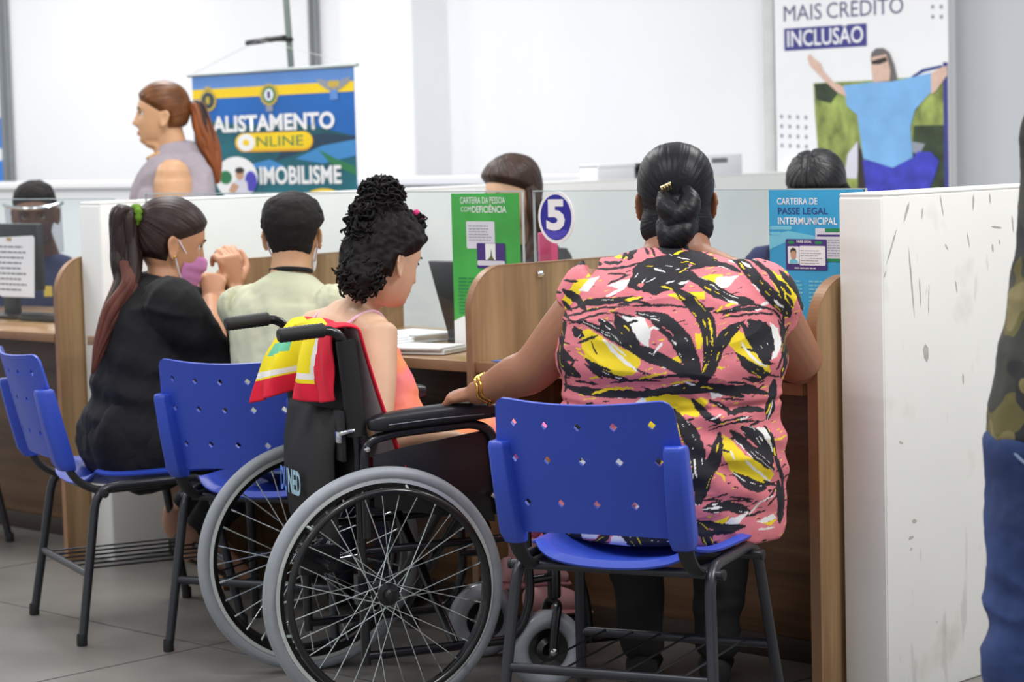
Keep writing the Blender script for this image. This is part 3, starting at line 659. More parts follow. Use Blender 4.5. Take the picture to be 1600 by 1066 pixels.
g = G(); tube(g, [(-0.01, 0.0, h + 0.01), (w + 0.01, 0, h + 0.01)], 0.012, 10); g.build('top_rail', M['plinth'], t)
t = bthing('side_poster', 'blue and white poster cut by the left edge of the picture', 'poster', -13.1, 8.19, 1.1)
flat('sheet', rect(0, 0, 0.49, 0.48), col('side_poster_blue', (56, 130, 220)), t, 1, 0.004)
flat('white_field', [(0.25, 0.2), (0.47, 0.22), (0.47, 0.28), (0.25, 0.30)], M['white'], t, 2); flat('lower_band', rect(0.0, 0.0, 0.49, 0.05), P_teal, t, 2)
# ------------------------------------------------------------------ blue chairs
M['blue'] = mat('blue_plastic', (50, 78, 190), 0.38, vary=0.05, nscale=6, bump=0.12, bscale=900)
M['steel'] = mat('charcoal_steel', (62, 63, 68), 0.32, metal=0.55, vary=0.06)
M['rubber'] = mat('black_rubber', (30, 30, 32), 0.6)

def make_chair(label, group):
    t = thing('blue_chair', label, 'chair', (0, 0, 0), 0, group)
    # backrest: curved panel with three rows of five lozenge holes
    hw, z0, z1 = 0.218, 0.497, 0.80
    xs = [-hw, -0.185] + [-0.16 + 0.04 * k for k in range(9)] + [0.185, hw]
    def bpt(x, z):
        e = x / hw; tz = (z - z0) / (z1 - z0)
        w = 1.0 - 0.075 * sstep(0.35, 1.0, tz)
        y = -0.235 - 0.075 * tz - 0.040 * (1 - e * e)                 # concave towards the sitter
        zz = z - 0.012 * (1 - e * e) * tz + 0.010 * (1 - e * e) * (1 - tz)
        return (x * w, y, zz)
    g = G(); gx = np.linspace(-hw, hw, 22); gz = np.linspace(z0, z1, 16)
    holes = {}
    for r, zc in enumerate((3, 8, 12)):
        for c, xc in enumerate((2, 6, 10, 14, 18)): holes[(xc + (1 if zc == 3 else 0), zc)] = 1
    idx = {}
    def vid(i, j):
        if (i, j) not in idx:
            # rounded upper and lower corners
            x, z = gx[i], gz[j]; cxr = 0.03
            dx = max(0, abs(x) - (hw - cxr)); dz = max(0, z - (z1 - cxr), (z0 + cxr) - z)
            if dx and dz:
                m = max(dx, dz) / math.hypot(dx, dz) if dx and dz else 1
                x = math.copysign((hw - cxr) + dx * m, x); z = (z1 - cxr + dz * m) if z > 0.65 else (z0 + cxr - dz * m)
            g.v.append(bpt(x, z)); idx[(i, j)] = len(g.v) - 1
        return idx[(i, j)]
    for i in range(21):
        for j in range(15):
            c = [vid(i, j), vid(i + 1, j), vid(i + 1, j + 1), vid(i, j + 1)]
            if (i, j) in holes:
                x, z = (gx[i] + gx[i + 1]) / 2, (gz[j] + gz[j + 1]) / 2; o = len(g.v)
                for (a, b) in ((0, -0.0098), (0.0092, 0), (0, 0.0098), (-0.0092, 0)): g.v.append(bpt(x + a, z + b))
                for k in range(4):
                    g.f.append((c[k], c[(k + 1) % 4], o + k)); g.f.append((o + k, c[(k + 1) % 4], o + (k + 1) % 4)); g.mi += [0, 0]
            else: g.f.append(tuple(c)); g.mi.append(0)
    back = g.build('backrest', M['blue'], t, angle=60)
    md = back.modifiers.new('thick', 'SOLIDIFY'); md.thickness = 0.007; md.offset = 0
    bake(back, 50)
    # the two side sockets that take the supports
    for s in (-1, 1):
        g = G(); rows = []
        for (z, wo, wi, d) in ((0.475, 0.214, 0.172, 0.030), (0.50, 0.221, 0.168, 0.040), (0.60, 0.222, 0.172, 0.040), (0.69, 0.222, 0.176, 0.036), (0.702, 0.220, 0.178, 0.030)):
            tz = (z - z0) / (z1 - z0); yb = -0.236 - 0.075 * tz
            rows.append([(s * wi, yb + 0.006, z), (s * wo, yb + 0.012, z), (s * (wo + 0.002), yb - d * 0.6, z), (s * (wo - 0.008), yb - d, z), (s * (wi + 0.006), yb - d - 0.004, z), (s * (wi - 0.004), yb - 0.014, z)])
        V = [p for r in rows for p in r]; F = []
        for a in range(len(rows) - 1):
            for k in range(6): F.append((a * 6 + k, a * 6 + (k + 1) % 6, a * 6 + 6 + (k + 1) % 6, a * 6 + 6 + k))
        F += [tuple(range(6)), tuple(range((len(rows) - 1) * 6, len(rows) * 6))]
        g.add(V, F); so = g.build('side_socket', M['blue'], t, bevel=0.004)
        g = G(); lathe(g, [(0.0003, 0.004), (0.005, 0.003), (0.006, 0.0), (0.0003, -0.001)], (s * 0.194, -0.281, 0.528), (0, -1, 0), 12, closed=False); g.build('rivet', M['chrome'], so)
    # seat shell: dished, rolled front edge, turned-up back edge
    g = G(); nx, ny = 25, 25; wx, wy = 0.225, 0.205
    for j in range(ny):
        for i in range(nx):
            a, b = -1 + 2 * i / (nx - 1), -1 + 2 * j / (ny - 1)
            k = max(abs(a), abs(b)); rr = (abs(a) ** 4 + abs(b) ** 4) ** 0.25
            q = k / rr if rr > 1e-6 else 1                             # superellipse outline
            x = wx * a * q * (1.0 + 0.03 * b); y = 0.01 + wy * b * q
            e = min(1.0, k); z = 0.442 + 0.018 * e ** 3 - 0.014 * (1 - a * a) * (1 - b * b)
            z += 0.012 * max(0, -b) ** 4 - 0.022 * max(0, b - 0.3) ** 2
            z += 0.016 * abs(a) ** 6 - 0.030 * (1 - a * a) * (0.5 - 0.5 * b)
            if k > 0.99: z -= 0.022
            g.v.append((x, y, z))
    for j in range(ny - 1):
        for i in range(nx - 1): g.f.append((j * nx + i, j * nx + i + 1, j * nx + nx + i + 1, j * nx + nx + i)); g.mi.append(0)
    seat = g.build('seat', M['blue'], t, angle=65)
    md = seat.modifiers.new('thick', 'SOLIDIFY'); md.thickness = 0.006; md.offset = -1; bake(seat, 55)
    # frame
    for s in (-1, 1):
        g = G(); tube(g, [(s * 0.252, -0.235, 0.012), (s * 0.222, -0.17, 0.425), (s * 0.215, 0.15, 0.430), (s * 0.250, 0.225, 0.012)], 0.0125, 14, 0.06)
        fr = g.build('side_frame', M['steel'], t)
        for (fx, fy) in ((0.2527, -0.2365), (0.2507, 0.2265)):
            g = G(); lathe(g, [(0.001, 0.0), (0.0135, 0.0), (0.0148, 0.004), (0.0142, 0.026), (0.013, 0.032)], (s * fx, fy, 0.0), (0, 0, 1), 14, closed=False); g.build('foot_cap', M['rubber'], fr)
        g = G(); tube(g, [(s * 0.194, 0.02, 0.416), (s * 0.194, -0.17, 0.412), (s * 0.194, -0.235, 0.46), (s * 0.196, -0.262, 0.60)], 0.011, 10, 0.07, flat=1.7)
        g.build('back_support', M['rubber'], t)
    for y in (-0.155, 0.10):
        g = G(); tube(g, [(-0.245, y, 0.41), (0.245, y, 0.41)], 0.0105, 12); cb = g.build('crossbar', M['steel'], t)
        for s in (-1, 1):
            g = G(); lathe(g, [(0.0005, 0), (0.012, 0), (0.012, 0.006), (0.0005, 0.008)], (s * 0.245, y, 0.41), (s, 0, 0), 12, closed=False); g.build('end_cap', M['rubber'], cb)
    ys = {}
    for k, y in (('rear', -0.206), ('front', 0.192)):
        g = G(); tube(g, [(-0.236, y, 0.19), (0.236, y, 0.19)], 0.011, 12, flat=0.8); g.build('stretcher', M['steel'], t)
    for k in range(6):
        x = -0.17 + k * 0.068; g = G(); tube(g, [(x, -0.206, 0.196), (x, 0.192, 0.196)], 0.0028, 6); g.build('rack_rod', M['steel'], t)
    return t
chair_a = make_chair('blue perforated chair under the woman in the floral blouse, nearest the camera', 'blue visitor chairs')
chair_a.location = (0.274, 5.12, 0); chair_a.rotation_euler = (0, 0, -math.radians(25))
dup(chair_a, (-1.09, 6.60, 0), -math.radians(64), 'blue perforated chair under the woman in black, seen from its side')
dup(chair_a, (-0.615, 6.283, 0), -math.radians(24), 'blue perforated chair under the man in the pale shirt, behind the wheelchair')
dup(chair_a, (-2.10, 8.02, 0), -math.radians(40), 'blue perforated chair cut by the left edge, only its leg showing')
# ------------------------------------------------------------------ wheelchair
M['frame'] = mat('black_enamel_tube', (34, 34, 38), 0.28, metal=0.35, vary=0.08, coat=0.3)
M['tyre'] = mat('grey_tyre', (150, 155, 162), 0.5, vary=0.06, nscale=20)
M['caster'] = mat('grey_caster_rubber', (160, 165, 172), 0.22, vary=0.05, nscale=20, coat=0.3)
M['rim'] = mat('black_rim', (20, 20, 22), 0.3, metal=0.2, coat=0.4)
M['rim_edge'] = mat('bright_rim_edge', (214, 218, 216), 0.25, metal=0.4, vary=0.05)
M['spoke'] = mat('bright_spoke', (218, 226, 228), 0.22, metal=0.9, vary=0.05)
M['canvas'] = mat('black_canvas', (20, 20, 23), 0.75, vary=0.2, nscale=12, bump=0.25, bscale=700)
M['vinyl'] = mat('black_vinyl', (30, 31, 36), 0.36, vary=0.12, nscale=14, bump=0.1, bscale=300)
M['guard'] = mat('black_guard_plate', (18, 18, 20), 0.35)
wc = thing('wheelchair', 'black folding wheelchair with grey tyres, in which the girl in pink sits', 'wheelchair', (-0.3985, 5.655, 0), -math.radians(67.4))

def wheel(s):
    cx, R, r = s * 0.283, 0.2795, 0.0168; cy = -0.025; c = (cx, cy, 0.295)
    g = G(); n, m = 180, 14; V = []
    for k in range(n):
        a = 2 * PI * k / n
        for j in range(m):
            b = 2 * PI * j / m
            rr = r * (1.0 + (0.09 if (k % 2 == 0 and 0.45 < abs(b if b < PI else b - 2 * PI) < 1.5) else 0))
            V.append((cx + rr * math.sin(b), cy + (R + rr * math.cos(b)) * math.cos(a), 0.295 + (R + rr * math.cos(b)) * math.sin(a)))
    g.add(V, [(k * m + j, k * m + (j + 1) % m, ((k + 1) % n) * m + (j + 1) % m, ((k + 1) % n) * m + j) for k in range(n) for j in range(m)])
    w = g.build('rear_wheel', M['tyre'], wc, angle=180)
    g = G(); lathe(g, [(0.267, -0.013), (0.2665, 0.013), (0.258, 0.013), (0.247, 0.006), (0.246, -0.006), (0.258, -0.013)], c, (1, 0, 0), 96); g.build('rim', M['rim'], w, angle=30)
    for q in (-1, 1):
        g = G(); lathe(g, [(0.2685, q * 0.0125), (0.2685, q * 0.0145), (0.2595, q * 0.0145), (0.2595, q * 0.0125)], c, (1, 0, 0), 96); g.build('rim_edge', M['rim_edge'], w, angle=30)
    g = G(); V = []; hx = cx + s * 0.042; n, m = 80, 10
    for k in range(n):
        a = 2 * PI * k / n
        for j in range(m):
            b = 2 * PI * j / m; V.append((hx + 0.0088 * math.sin(b), cy + (0.243 + 0.0088 * math.cos(b)) * math.cos(a), 0.295 + (0.243 + 0.0088 * math.cos(b)) * math.sin(a)))
    g.add(V, [(k * m + j, k * m + (j + 1) % m, ((k + 1) % n) * m + (j + 1) % m, ((k + 1) % n) * m + j) for k in range(n) for j in range(m)])
    g.build('hand_rim', M['rim'], w, angle=180)
    for k in range(6):
        a = 2 * PI * k / 6 + 0.3; g = G()
        tube(g, [(cx + s * 0.012, cy + 0.255 * math.cos(a), 0.295 + 0.255 * math.sin(a)), (hx, cy + 0.243 * math.cos(a), 0.295 + 0.243 * math.sin(a))], 0.004, 8); g.build('rim_tab', M['spoke'], w)
    g = G(); lathe(g, [(0.001, -0.036), (0.013, -0.036), (0.015, -0.030), (0.027, -0.028), (0.027, -0.022), (0.013, -0.018), (0.013, 0.018), (0.027, 0.022), (0.027, 0.028), (0.0155, 0.030), (0.0155, 0.046), (0.011, 0.052), (0.001, 0.053)], c, (s, 0, 0), 28, closed=False)
    g.build('hub', M['rim'], w, angle=35)
    base = None
    for k in range(32):
        side = 1 if k % 2 else -1; d = 1 if (k // 2) % 2 else -1
        a = 2 * PI * k / 32; h = a + d * 1.25
        p0 = Vector((cx + side * 0.025, cy + 0.026 * math.cos(h), 0.295 + 0.026 * math.sin(h))); p1 = Vector((cx, cy + 0.248 * math.cos(a), 0.295 + 0.248 * math.sin(a)))
        g = G(); tube(g, [p0, p0.lerp(p1, 0.93), p0.lerp(p1, 0.931), p1], [0.0014, 0.0014, 0.0026, 0.0026], 6); g.build('spoke', M['spoke'], w)
    return w
wheel(1); wheel(-1)

def caster(s):
    c = (s * 0.205, 0.415, 0.098)
    g = G(); lathe(g, [(0.052, -0.014), (0.060, -0.021), (0.074, -0.026), (0.088, -0.022), (0.0965, -0.012), (0.098, 0), (0.0965, 0.012), (0.088, 0.022), (0.074, 0.026), (0.060, 0.021), (0.052, 0.014)], c, (1, 0, 0), 44)
    w = g.build('caster_wheel', M['caster'], wc, angle=60)
    g = G(); lathe(g, [(0.001, -0.018), (0.018, -0.02), (0.03, -0.010), (0.055, -0.014), (0.055, 0.014), (0.03, 0.010), (0.018, 0.02), (0.001, 0.018)], c, (1, 0, 0), 32, closed=False); g.build('hub', M['rim'], w)
    for q in (-1, 1):
        g = G(); lathe(g, [(0.0005, 0.034), (0.008, 0.038), (0.009, 0.046), (0.0005, 0.049)], c, (q, 0, 0), 14, closed=False); g.build('axle_bolt', M['chrome'], w)
    g = G(); x = c[0]
    tube(g, [(x - 0.037, 0.415, 0.085), (x - 0.037, 0.425, 0.17), (x - 0.03, 0.437, 0.212), (x, 0.44, 0.214), (x + 0.03, 0.437, 0.212), (x + 0.037, 0.425, 0.17), (x + 0.037, 0.415, 0.085)], 0.009, 10, 0.02, flat=1.3); g.build('fork', M['rim'], wc)
    g = G(); lathe(g, [(0.001, 0), (0.014, 0), (0.0165, 0.006), (0.0165, 0.085), (0.012, 0.095), (0.001, 0.098)], (x, 0.44, 0.222), (0, 0, 1), 18, closed=False); g.build('caster_housing', M['frame'], wc)
caster(1); caster(-1)

for s in (-1, 1):
    x = s * 0.222
    g = G(); tube(g, [(x, -0.055, 0.115), (x, -0.058, 0.60), (x, -0.082, 0.91), (x, -0.20, 0.912), (x, -0.235, 0.905)], 0.0115, 14, 0.055)
    post = g.build('back_post', M['frame'], wc)
    g = G(); P = np.array([(x, -0.13, 0.912), (x, -0.235, 0.905)]); pts = []; rs = []
    for k in range(25):
        q = k / 24; pts.append(P[0] + (P[1] - P[0]) * q * 1.08); rs.append(0.0172 + 0.0005 * math.cos(k * PI) * (1 if 0.1 < q < 0.9 else 0) - (0.004 if k in (0, 24) else 0))
    tube(g, pts, rs, 16); g.build('hand_grip', M['rubber'], post)
    g = G(); tube(g, [(x, -0.06, 0.66), (x, -0.068, 0.76), (x, -0.080, 0.885)], 0.021, 14, 0, flat=1.15); g.build('post_sleeve', M['canvas'], post)
    g = G(); tube(g, [(x, -0.055, 0.485), (x, 0.37, 0.485), (x, 0.415, 0.40), (x, 0.44, 0.33)], 0.0115, 12, 0.07); g.build('seat_rail', M['frame'], wc)
    g = G(); tube(g, [(x, -0.055, 0.135), (x, 0.33, 0.135), (x, 0.37, 0.22), (x, 0.36, 0.485)], 0.0115, 12, 0.06); g.build('lower_rail', M['frame'], wc)
    g = G(); tube(g, [(x, -0.055, 0.385), (x, 0.365, 0.385)], 0.010, 10); g.build('middle_rail', M['frame'], wc)
    g = G(); tube(g, [(x, 0.36, 0.275), (x - s * 0.017, 0.44, 0.275)], 0.011, 10); g.build('caster_arm', M['frame'], wc)
    g = G(); tube(g, [(s * 0.10, -0.025, 0.295), (x, -0.025, 0.295)], 0.012, 10); box(g, x - 0.014, x + 0.014, -0.075, 0.03, 0.26, 0.33); g.build('axle_plate', M['frame'], wc)
    # armrest
    xa = s * 0.247
    g = G(); tube(g, [(xa, -0.05, 0.42), (xa, -0.052, 0.645), (xa, 0.02, 0.662), (xa, 0.225, 0.672), (xa, 0.272, 0.648), (xa, 0.285, 0.45)], 0.0115, 14, 0.05); arm = g.build('armrest_tube', M['frame'], wc)
    g = G(); loft(g, [(xa, -0.035, 0.686), (xa, 0.0, 0.690), (xa, 0.12, 0.698), (xa, 0.235, 0.702), (xa, 0.280, 0.700)], [(0.017, 0.014), (0.028, 0.021), (0.031, 0.023), (0.031, 0.022), (0.024, 0.017)], (1, 0, 0), 22, 4, 0.5, expo=0.6); g.build('armrest_pad', M['vinyl'], wc)
    g = G(); tube(g, [(xa + s * 0.031, 0.0, 0.686), (xa + s * 0.033, 0.12, 0.693), (xa + s * 0.032, 0.24, 0.695)], 0.0012, 6); g.build('seam', M['ink'], arm)
    g = G(); yy = [(-0.03, 0.49), (0.275, 0.43), (0.276, 0.655), (0.05, 0.628), (-0.03, 0.61)]; y0, y1 = xa - s * 0.004, xa - s * 0.009
    V = [(y0, a, b) for a, b in yy] + [(y1, a, b) for a, b in yy]; n = 5
    g.add(V, [tuple(range(n)), tuple(range(2 * n - 1, n - 1, -1))] + [(i, i + n, (i + 1) % n + n, (i + 1) % n) for i in range(n)]); g.build('skirt_guard', M['guard'], wc, bevel=0.0015)
    for (a, b) in ((0.277, 0.625), (0.281, 0.52), (-0.048, 0.63), (-0.05, 0.58)):
        g = G(); lathe(g, [(0.0003, 0.016), (0.006, 0.0145), (0.0075, 0.01), (0.0003, 0.008)], (xa, a, b), (s, 0, 0), 12, closed=False); g.build('bolt', M['chrome'], arm)
    # foot hanger and plate
    g = G(); tube(g, [(x, 0.40, 0.44), (x, 0.47, 0.40), (x - s * 0.02, 0.53, 0.20), (x - s * 0.03, 0.54, 0.10)], 0.010, 10, 0.05); h = g.build('foot_hanger', M['frame'], wc)
    g = G(); box(g, min(x - s * 0.03, x - s * 0.18), max(x - s * 0.03, x - s * 0.18), 0.50, 0.64, 0.095, 0.105); g.build('foot_plate', M['guard'], wc, bevel=0.004)
    # brake
    g = G(); tube(g, [(xa + s * 0.012, 0.26, 0.50), (xa + s * 0.016, 0.31, 0.46), (xa + s * 0.016, 0.35, 0.52)], 0.006, 8, 0.02); g.build('brake_lever', M['chrome'], wc)
for (a, b) in (((-0.222, 0.14, 0.14), (0.222, 0.15, 0.48)), ((0.222, 0.17, 0.14), (-0.222, 0.16, 0.48)), ((-0.222, 0.20, 0.14), (0.222, 0.21, 0.48))):
    g = G(); tube(g, [a, b], 0.012, 10); g.build('cross_brace', M['frame'], wc)
# upholstery
g = G(); nx, nz = 17, 14
for j in range(nz):
    for i in range(nx):
        a = -1 + 2 * i / (nx - 1); b = j / (nz - 1)
        z = 0.50 + 0.38 * b; yb = -0.058 - 0.024 * max(0, (z - 0.6) / 0.3); g.v.append((0.222 * a, yb - 0.028 * (1 - a * a), z))
for j in range(nz - 1):
    for i in range(nx - 1): g.f.append((j * nx + i, j * nx + i + 1, j * nx + nx + i + 1, j * nx + nx + i)); g.mi.append(0)
g.build('back_sling', M['canvas'], wc, solid=0.006)
g = G()
for j in range(9):
    for i in range(13):
        a = -1 + 2 * i / 12; g.v.append((0.222 * a, -0.04 + 0.41 * j / 8, 0.497 - 0.025 * (1 - a * a)))
for j in range(8):
    for i in range(12): g.f.append((j * 13 + i, j * 13 + i + 1, j * 13 + 14 + i, j * 13 + 13 + i)); g.mi.append(0)
g.build('seat_sling', M['canvas'], wc, solid=0.008)
# pouch hanging on the back, with its lettering
g = G(); rows = []
for (z, y, wd, d) in ((0.40, -0.095, 0.17, 0.014), (0.43, -0.10, 0.185, 0.024), (0.52, -0.108, 0.19, 0.030), (0.62, -0.106, 0.19, 0.026), (0.70, -0.098, 0.19, 0.012), (0.715, -0.094, 0.185, 0.005)):
    rows.append([(wd * math.cos(th) + 0.004 * math.sin(7 * th + 20 * z), y - d * (1 if math.sin(th) > 0 else 0.35) * math.sin(th) * (1 + 0.25 * math.sin(5 * th + 30 * z)), z) for th in np.linspace(0, 2 * PI, 36, endpoint=False)])
V = [p for r in rows for p in r]; F = [(a * 36 + k, a * 36 + (k + 1) % 36, a * 36 + 36 + (k + 1) % 36, a * 36 + 36 + k) for a in range(len(rows) - 1) for k in range(36)] + [tuple(range(36)), tuple(range(180, 216))]
g.add(V, F); pouch = g.build('back_pouch', M['canvas'], wc, angle=70)
for (body, x, wd, colr) in (('DU', -0.105, 0.055, (96, 142, 232)), ('NED', -0.045, 0.10, (168, 206, 226))):
    lt = text('pouch_lettering', body, x, 0.50, wd, 0.06, col('lettering_' + body.lower(), colr), wc, 0, 0.03)
    lt.parent = pouch; lt.location = (0, -0.150, 0)
g = G(); tube(g, [(0.20, -0.10, 0.655), (0.236, -0.10, 0.67), (0.236, -0.07, 0.675)], 0.006, 8, 0.01); box(g, 0.20, 0.225, -0.108, -0.096, 0.645, 0.672); g.build('buckle', M['chrome'], wc, bevel=0.002)
g = G(); box(g, 0.17, 0.226, -0.10, -0.088, 0.60, 0.72); g.build('strap', M['canvas'], wc, bevel=0.003)

# ------------------------------------------------------------------ towel over the backrest
TW = [col('towel_red', (226, 26, 58), rough=0.9, bump=0.5, bscale=500), col('towel_yellow', (244, 222, 28), rough=0.9, bump=0.5, bscale=500), col('towel_white', (240, 236, 234), rough=0.9, bump=0.5, bscale=500),
      col('towel_green', (110, 200, 160), rough=0.9, bump=0.5, bscale=500), col('towel_underside', (228, 206, 210), rough=0.95, bump=0.6, bscale=500)]
tw = thing('beach_towel', 'red and yellow striped towel folded over the wheelchair backrest', 'towel', (-0.3985, 5.655, 0), -math.radians(67.4))
def towel():
    g = G(); ns, nt = 120, 110
    L_in, top, L_out = 0.34, 0.06, 0.20
    for j in range(nt):
        q = j / (nt - 1) * (L_in + top + L_out)
        for i in range(ns):
            e = i / (ns - 1)                       # 0 at the near (right) end, 1 at the far end
            x = 0.202 - 0.34 * e
            if q < L_in:                           # behind the sitter
                dn = (L_in - q) / L_in; z = 0.905 - (L_in - q); near = (1 - e) ** 2
                y = -0.048 + 0.03 * dn + 0.075 * dn * near; x = 0.236 - 0.34 * e - 0.012 * math.sin(dn * 4) * near
            elif q < L_in + top:
                a = (q - L_in) / top * PI; y = -0.078 + 0.030 * math.cos(a) + 0.004 * math.sin(14 * e); z = 0.905 + 0.012 * math.sin(a) + 0.005 * math.sin(13 * e)
                x = 0.236 - 0.034 * (q - L_in) / top - 0.34 * e
            else:
                d = (q - L_in - top) / L_out; drop = d * L_out
                fold = math.exp(-((e - 0.62) / 0.09) ** 2)
                y = -0.108 + 0.014 * d * (1 - e) - 0.080 * d * (0.10 + 1.15 * e) - 0.02 * math.sin(PI * d) * e + 0.060 * fold * d - (0.010 * math.sin(19 * e) + 0.004 * math.sin(37 * e + 9 * d)) * d
                z = 0.905 - drop * (0.76 + 0.22 * e) + 0.015 * fold * d - 0.012 * math.sin(5 * e + 1) * d
                x -= 0.03 * fold * d
            g.v.append((x, y, z))
    def colr(e, q):
        if q < L_in: return 0 if (e < 0.045 or q < 0.03) else 4
        d = (q - L_in - top) / L_out
        if e < 0.24 + 0.05 * max(d, 0): return 0
        if e < 0.285 + 0.06 * max(d, 0) and d < 0.7: return 2
        if d > 0.76 or (e > 0.6 and d > 0.72): return 0
        if d > 0.62 and d < 0.71: return 2
        if 0.70 < e < 0.96 and abs(d - 0.30 - 0.25 * (e - 0.8)) < 0.085: return 3
        if abs(e - 0.48) < 0.012 and 0.02 < d < 0.18 or abs(e - 0.55) < 0.012 and 0.0 < d < 0.16: return 0
        if d < -0.15: return 0
        return 1
    for j in range(nt - 1):
        for i in range(ns - 1):
            g.f.append((j * ns + i, j * ns + i + 1, j * ns + ns + i + 1, j * ns + ns + i)); g.mi.append(colr((i + 0.5) / (ns - 1), (j + 0.5) / (nt - 1) * (L_in + top + L_out)))
    o = g.build('terry_cloth', TW, tw, angle=180)
    md = o.modifiers.new('thick', 'SOLIDIFY'); md.thickness = 0.005; md.offset = 0
    ms = o.modifiers.new('soft', 'SMOOTH'); ms.iterations = 2
    g = G(); k0 = len(range(nt)) - 1
    return o
towel()
# ------------------------------------------------------------------ people: shared builders
def V3(*a): return np.array(a, float)
def nrm(v): v = np.asarray(v, float); return v / (np.linalg.norm(v) + 1e-12)

H_Z = np.array([-0.122, -0.117, -0.108, -0.095, -0.078, -0.06, -0.04, -0.015, 0.0, 0.02, 0.045, 0.07, 0.09, 0.105, 0.114, 0.118])
H_F = np.array([0.040, 0.066, 0.080, 0.084, 0.085, 0.088, 0.089, 0.089, 0.090, 0.093, 0.091, 0.080, 0.063, 0.042, 0.018, -0.008])
H_B = np.array([0.030, 0.000, -0.018, -0.032, -0.050, -0.066, -0.080, -0.091, -0.095, -0.098, -0.097, -0.090, -0.077, -0.056, -0.032, -0.008])
H_W = np.array([0.006, 0.024, 0.036, 0.047, 0.056, 0.062, 0.067, 0.071, 0.073, 0.075, 0.075, 0.070, 0.060, 0.044, 0.025, 0.002])

def head_grid(nz=90, nt=110, face=True):
    t = np.linspace(0, 1, nz); z = H_Z[0] + (H_Z[-1] - H_Z[0]) * (0.5 - 0.5 * np.cos(PI * t))
    f = np.interp(z, H_Z, H_F); b = np.interp(z, H_Z, H_B); w = np.interp(z, H_Z, H_W)
    k = np.ones(7) / 7
    pad = lambda a: np.convolve(np.pad(a, 3, 'edge'), k, 'valid')
    f, b, w = pad(f), pad(b), pad(w)
    th = np.linspace(0, 2 * PI, nt, endpoint=False)
    c, s = np.cos(th), np.sin(th)
    cen = (f * 0.12 + b * 0.18)[:, None]
    X = w[:, None] * np.sign(s) * np.abs(s) ** 0.92
    Y = np.where(c > 0, cen + (f[:, None] - cen) * np.abs(c) ** 0.9, cen - (cen - b[:, None]) * np.abs(c) ** 0.92)
    Z = np.repeat(z[:, None], nt, 1)
    if face:
        fr = np.clip(c, 0, 1)[None, :]
        def gx(a, m, s_): return np.exp(-((a - m) / s_) ** 2)
        nose = np.interp(z, [-0.052, -0.046, -0.036, -0.028, 0.0, 0.018], [0, 0.012, 0.028, 0.023, 0.010, 0])[:, None]
        ns = np.interp(z, [-0.05, -0.036, 0.01], [0.017, 0.014, 0.009])[:, None]
        Y = Y + fr * nose * np.exp(-(X / ns) ** 2)
        for sx in (-1, 1):
            Y = Y - fr * 0.010 * gx(X, sx * 0.033, 0.015) * gx(Z, 0.002, 0.011)
            Y = Y + fr * 0.004 * gx(X, sx * 0.03, 0.02) * gx(Z, 0.022, 0.008)
            Y = Y + fr * 0.004 * gx(X, sx * 0.040, 0.018) * gx(Z, -0.03, 0.018)
        lip = 0.006 * gx(Z, -0.0655, 0.0045) + 0.006 * gx(Z, -0.0765, 0.005) - 0.004 * gx(Z, -0.0708, 0.002) - 0.003 * gx(Z, -0.087, 0.005) + 0.004 * gx(Z, -0.1, 0.008)
        Y = Y + fr * lip * gx(X, 0, 0.022)
    return np.stack([X, Y, Z], -1)

class Head:
    def __init__(s, c, fwd, scale=1.0, roll=0.0):
        f = nrm(fwd); r = nrm(np.cross(f, (0, 0, 1))); u = np.cross(r, f)
        r, u = r * math.cos(roll) + u * math.sin(roll), u * math.cos(roll) - r * math.sin(roll)
        s.c = np.array(c, float); s.r, s.f, s.u, s.k = r, f, u, scale
    def w(s, p):
        p = np.asarray(p, float) * s.k
        return s.c + p[..., 0:1] * s.r + p[..., 1:2] * s.f + p[..., 2:3] * s.u

def grid_faces(nz, nt):
    return [(i * nt + j, i * nt + (j + 1) % nt, (i + 1) * nt + (j + 1) % nt, (i + 1) * nt + j) for i in range(nz - 1) for j in range(nt)]

def head_mesh(g, H, ears=True):
    P = head_grid(); nz, nt = P.shape[:2]
    F = grid_faces(nz, nt) + [tuple(range(nt))[::-1], tuple((nz - 1) * nt + j for j in range(nt))]
    g.add(H.w(P.reshape(-1, 3)).tolist(), F)
    if ears:
        for sx in (-1, 1):
            e = G(); ball(e, (0, 0, 0), 1.0, 12); v = np.array(e.v); o = np.zeros_like(v)
            rr = np.hypot(v[:, 1], v[:, 2])
            rim = 0.006 * np.exp(-((rr - 0.85) / 0.22) ** 2) - 0.004 * np.exp(-(rr / 0.45) ** 2)
            side = sx * (v[:, 0] * 0.006 + np.where(v[:, 0] * sx * sx > 0, rim, rim * 0.3))
            yy = v[:, 1] * (0.0175 + 0.006 * sstep(-0.6, 0.6, v[:, 2])); zz = v[:, 2] * 0.035
            o[:, 0] = sx * 0.0790 + side - yy * 0.55 * sx; o[:, 1] = -0.012 + yy * 0.95 - 0.18 * zz; o[:, 2] = -0.017 + zz
            g.add(H.w(o).tolist(), e.f)

def rel(g, root):
    o = np.array(root.location); g.v = [tuple(np.array(p) - o) for p in g.v]; return g

def U(root, name, m, parts, voxel=0.006, smooth=4, disp=None, head=None, n=20, sub=5, subd=0):
    g = G()
    for p in parts: loft(g, p[0], p[1], p[2] if len(p) > 2 else (1, 0, 0), n, sub, p[3] if len(p) > 3 else 0.6)
    if head is not None: head_mesh(g, head)
    return union(name, rel(g, root), m, root, voxel, smooth, disp, subd)

def folds(amp=0.004, f=(14, 14, 5), seed=1, fine=0.0012):
    def d(co, nr):
        q = co * np.array(f); n = vnoise(q + vnoise(q * 0.6, seed + 3)[:, None] * 0.9, seed)
        return co + nr * (amp * (1 - 2 * np.abs(n)) + fine * vnoise(co * 60, seed + 5))[:, None]
    return d

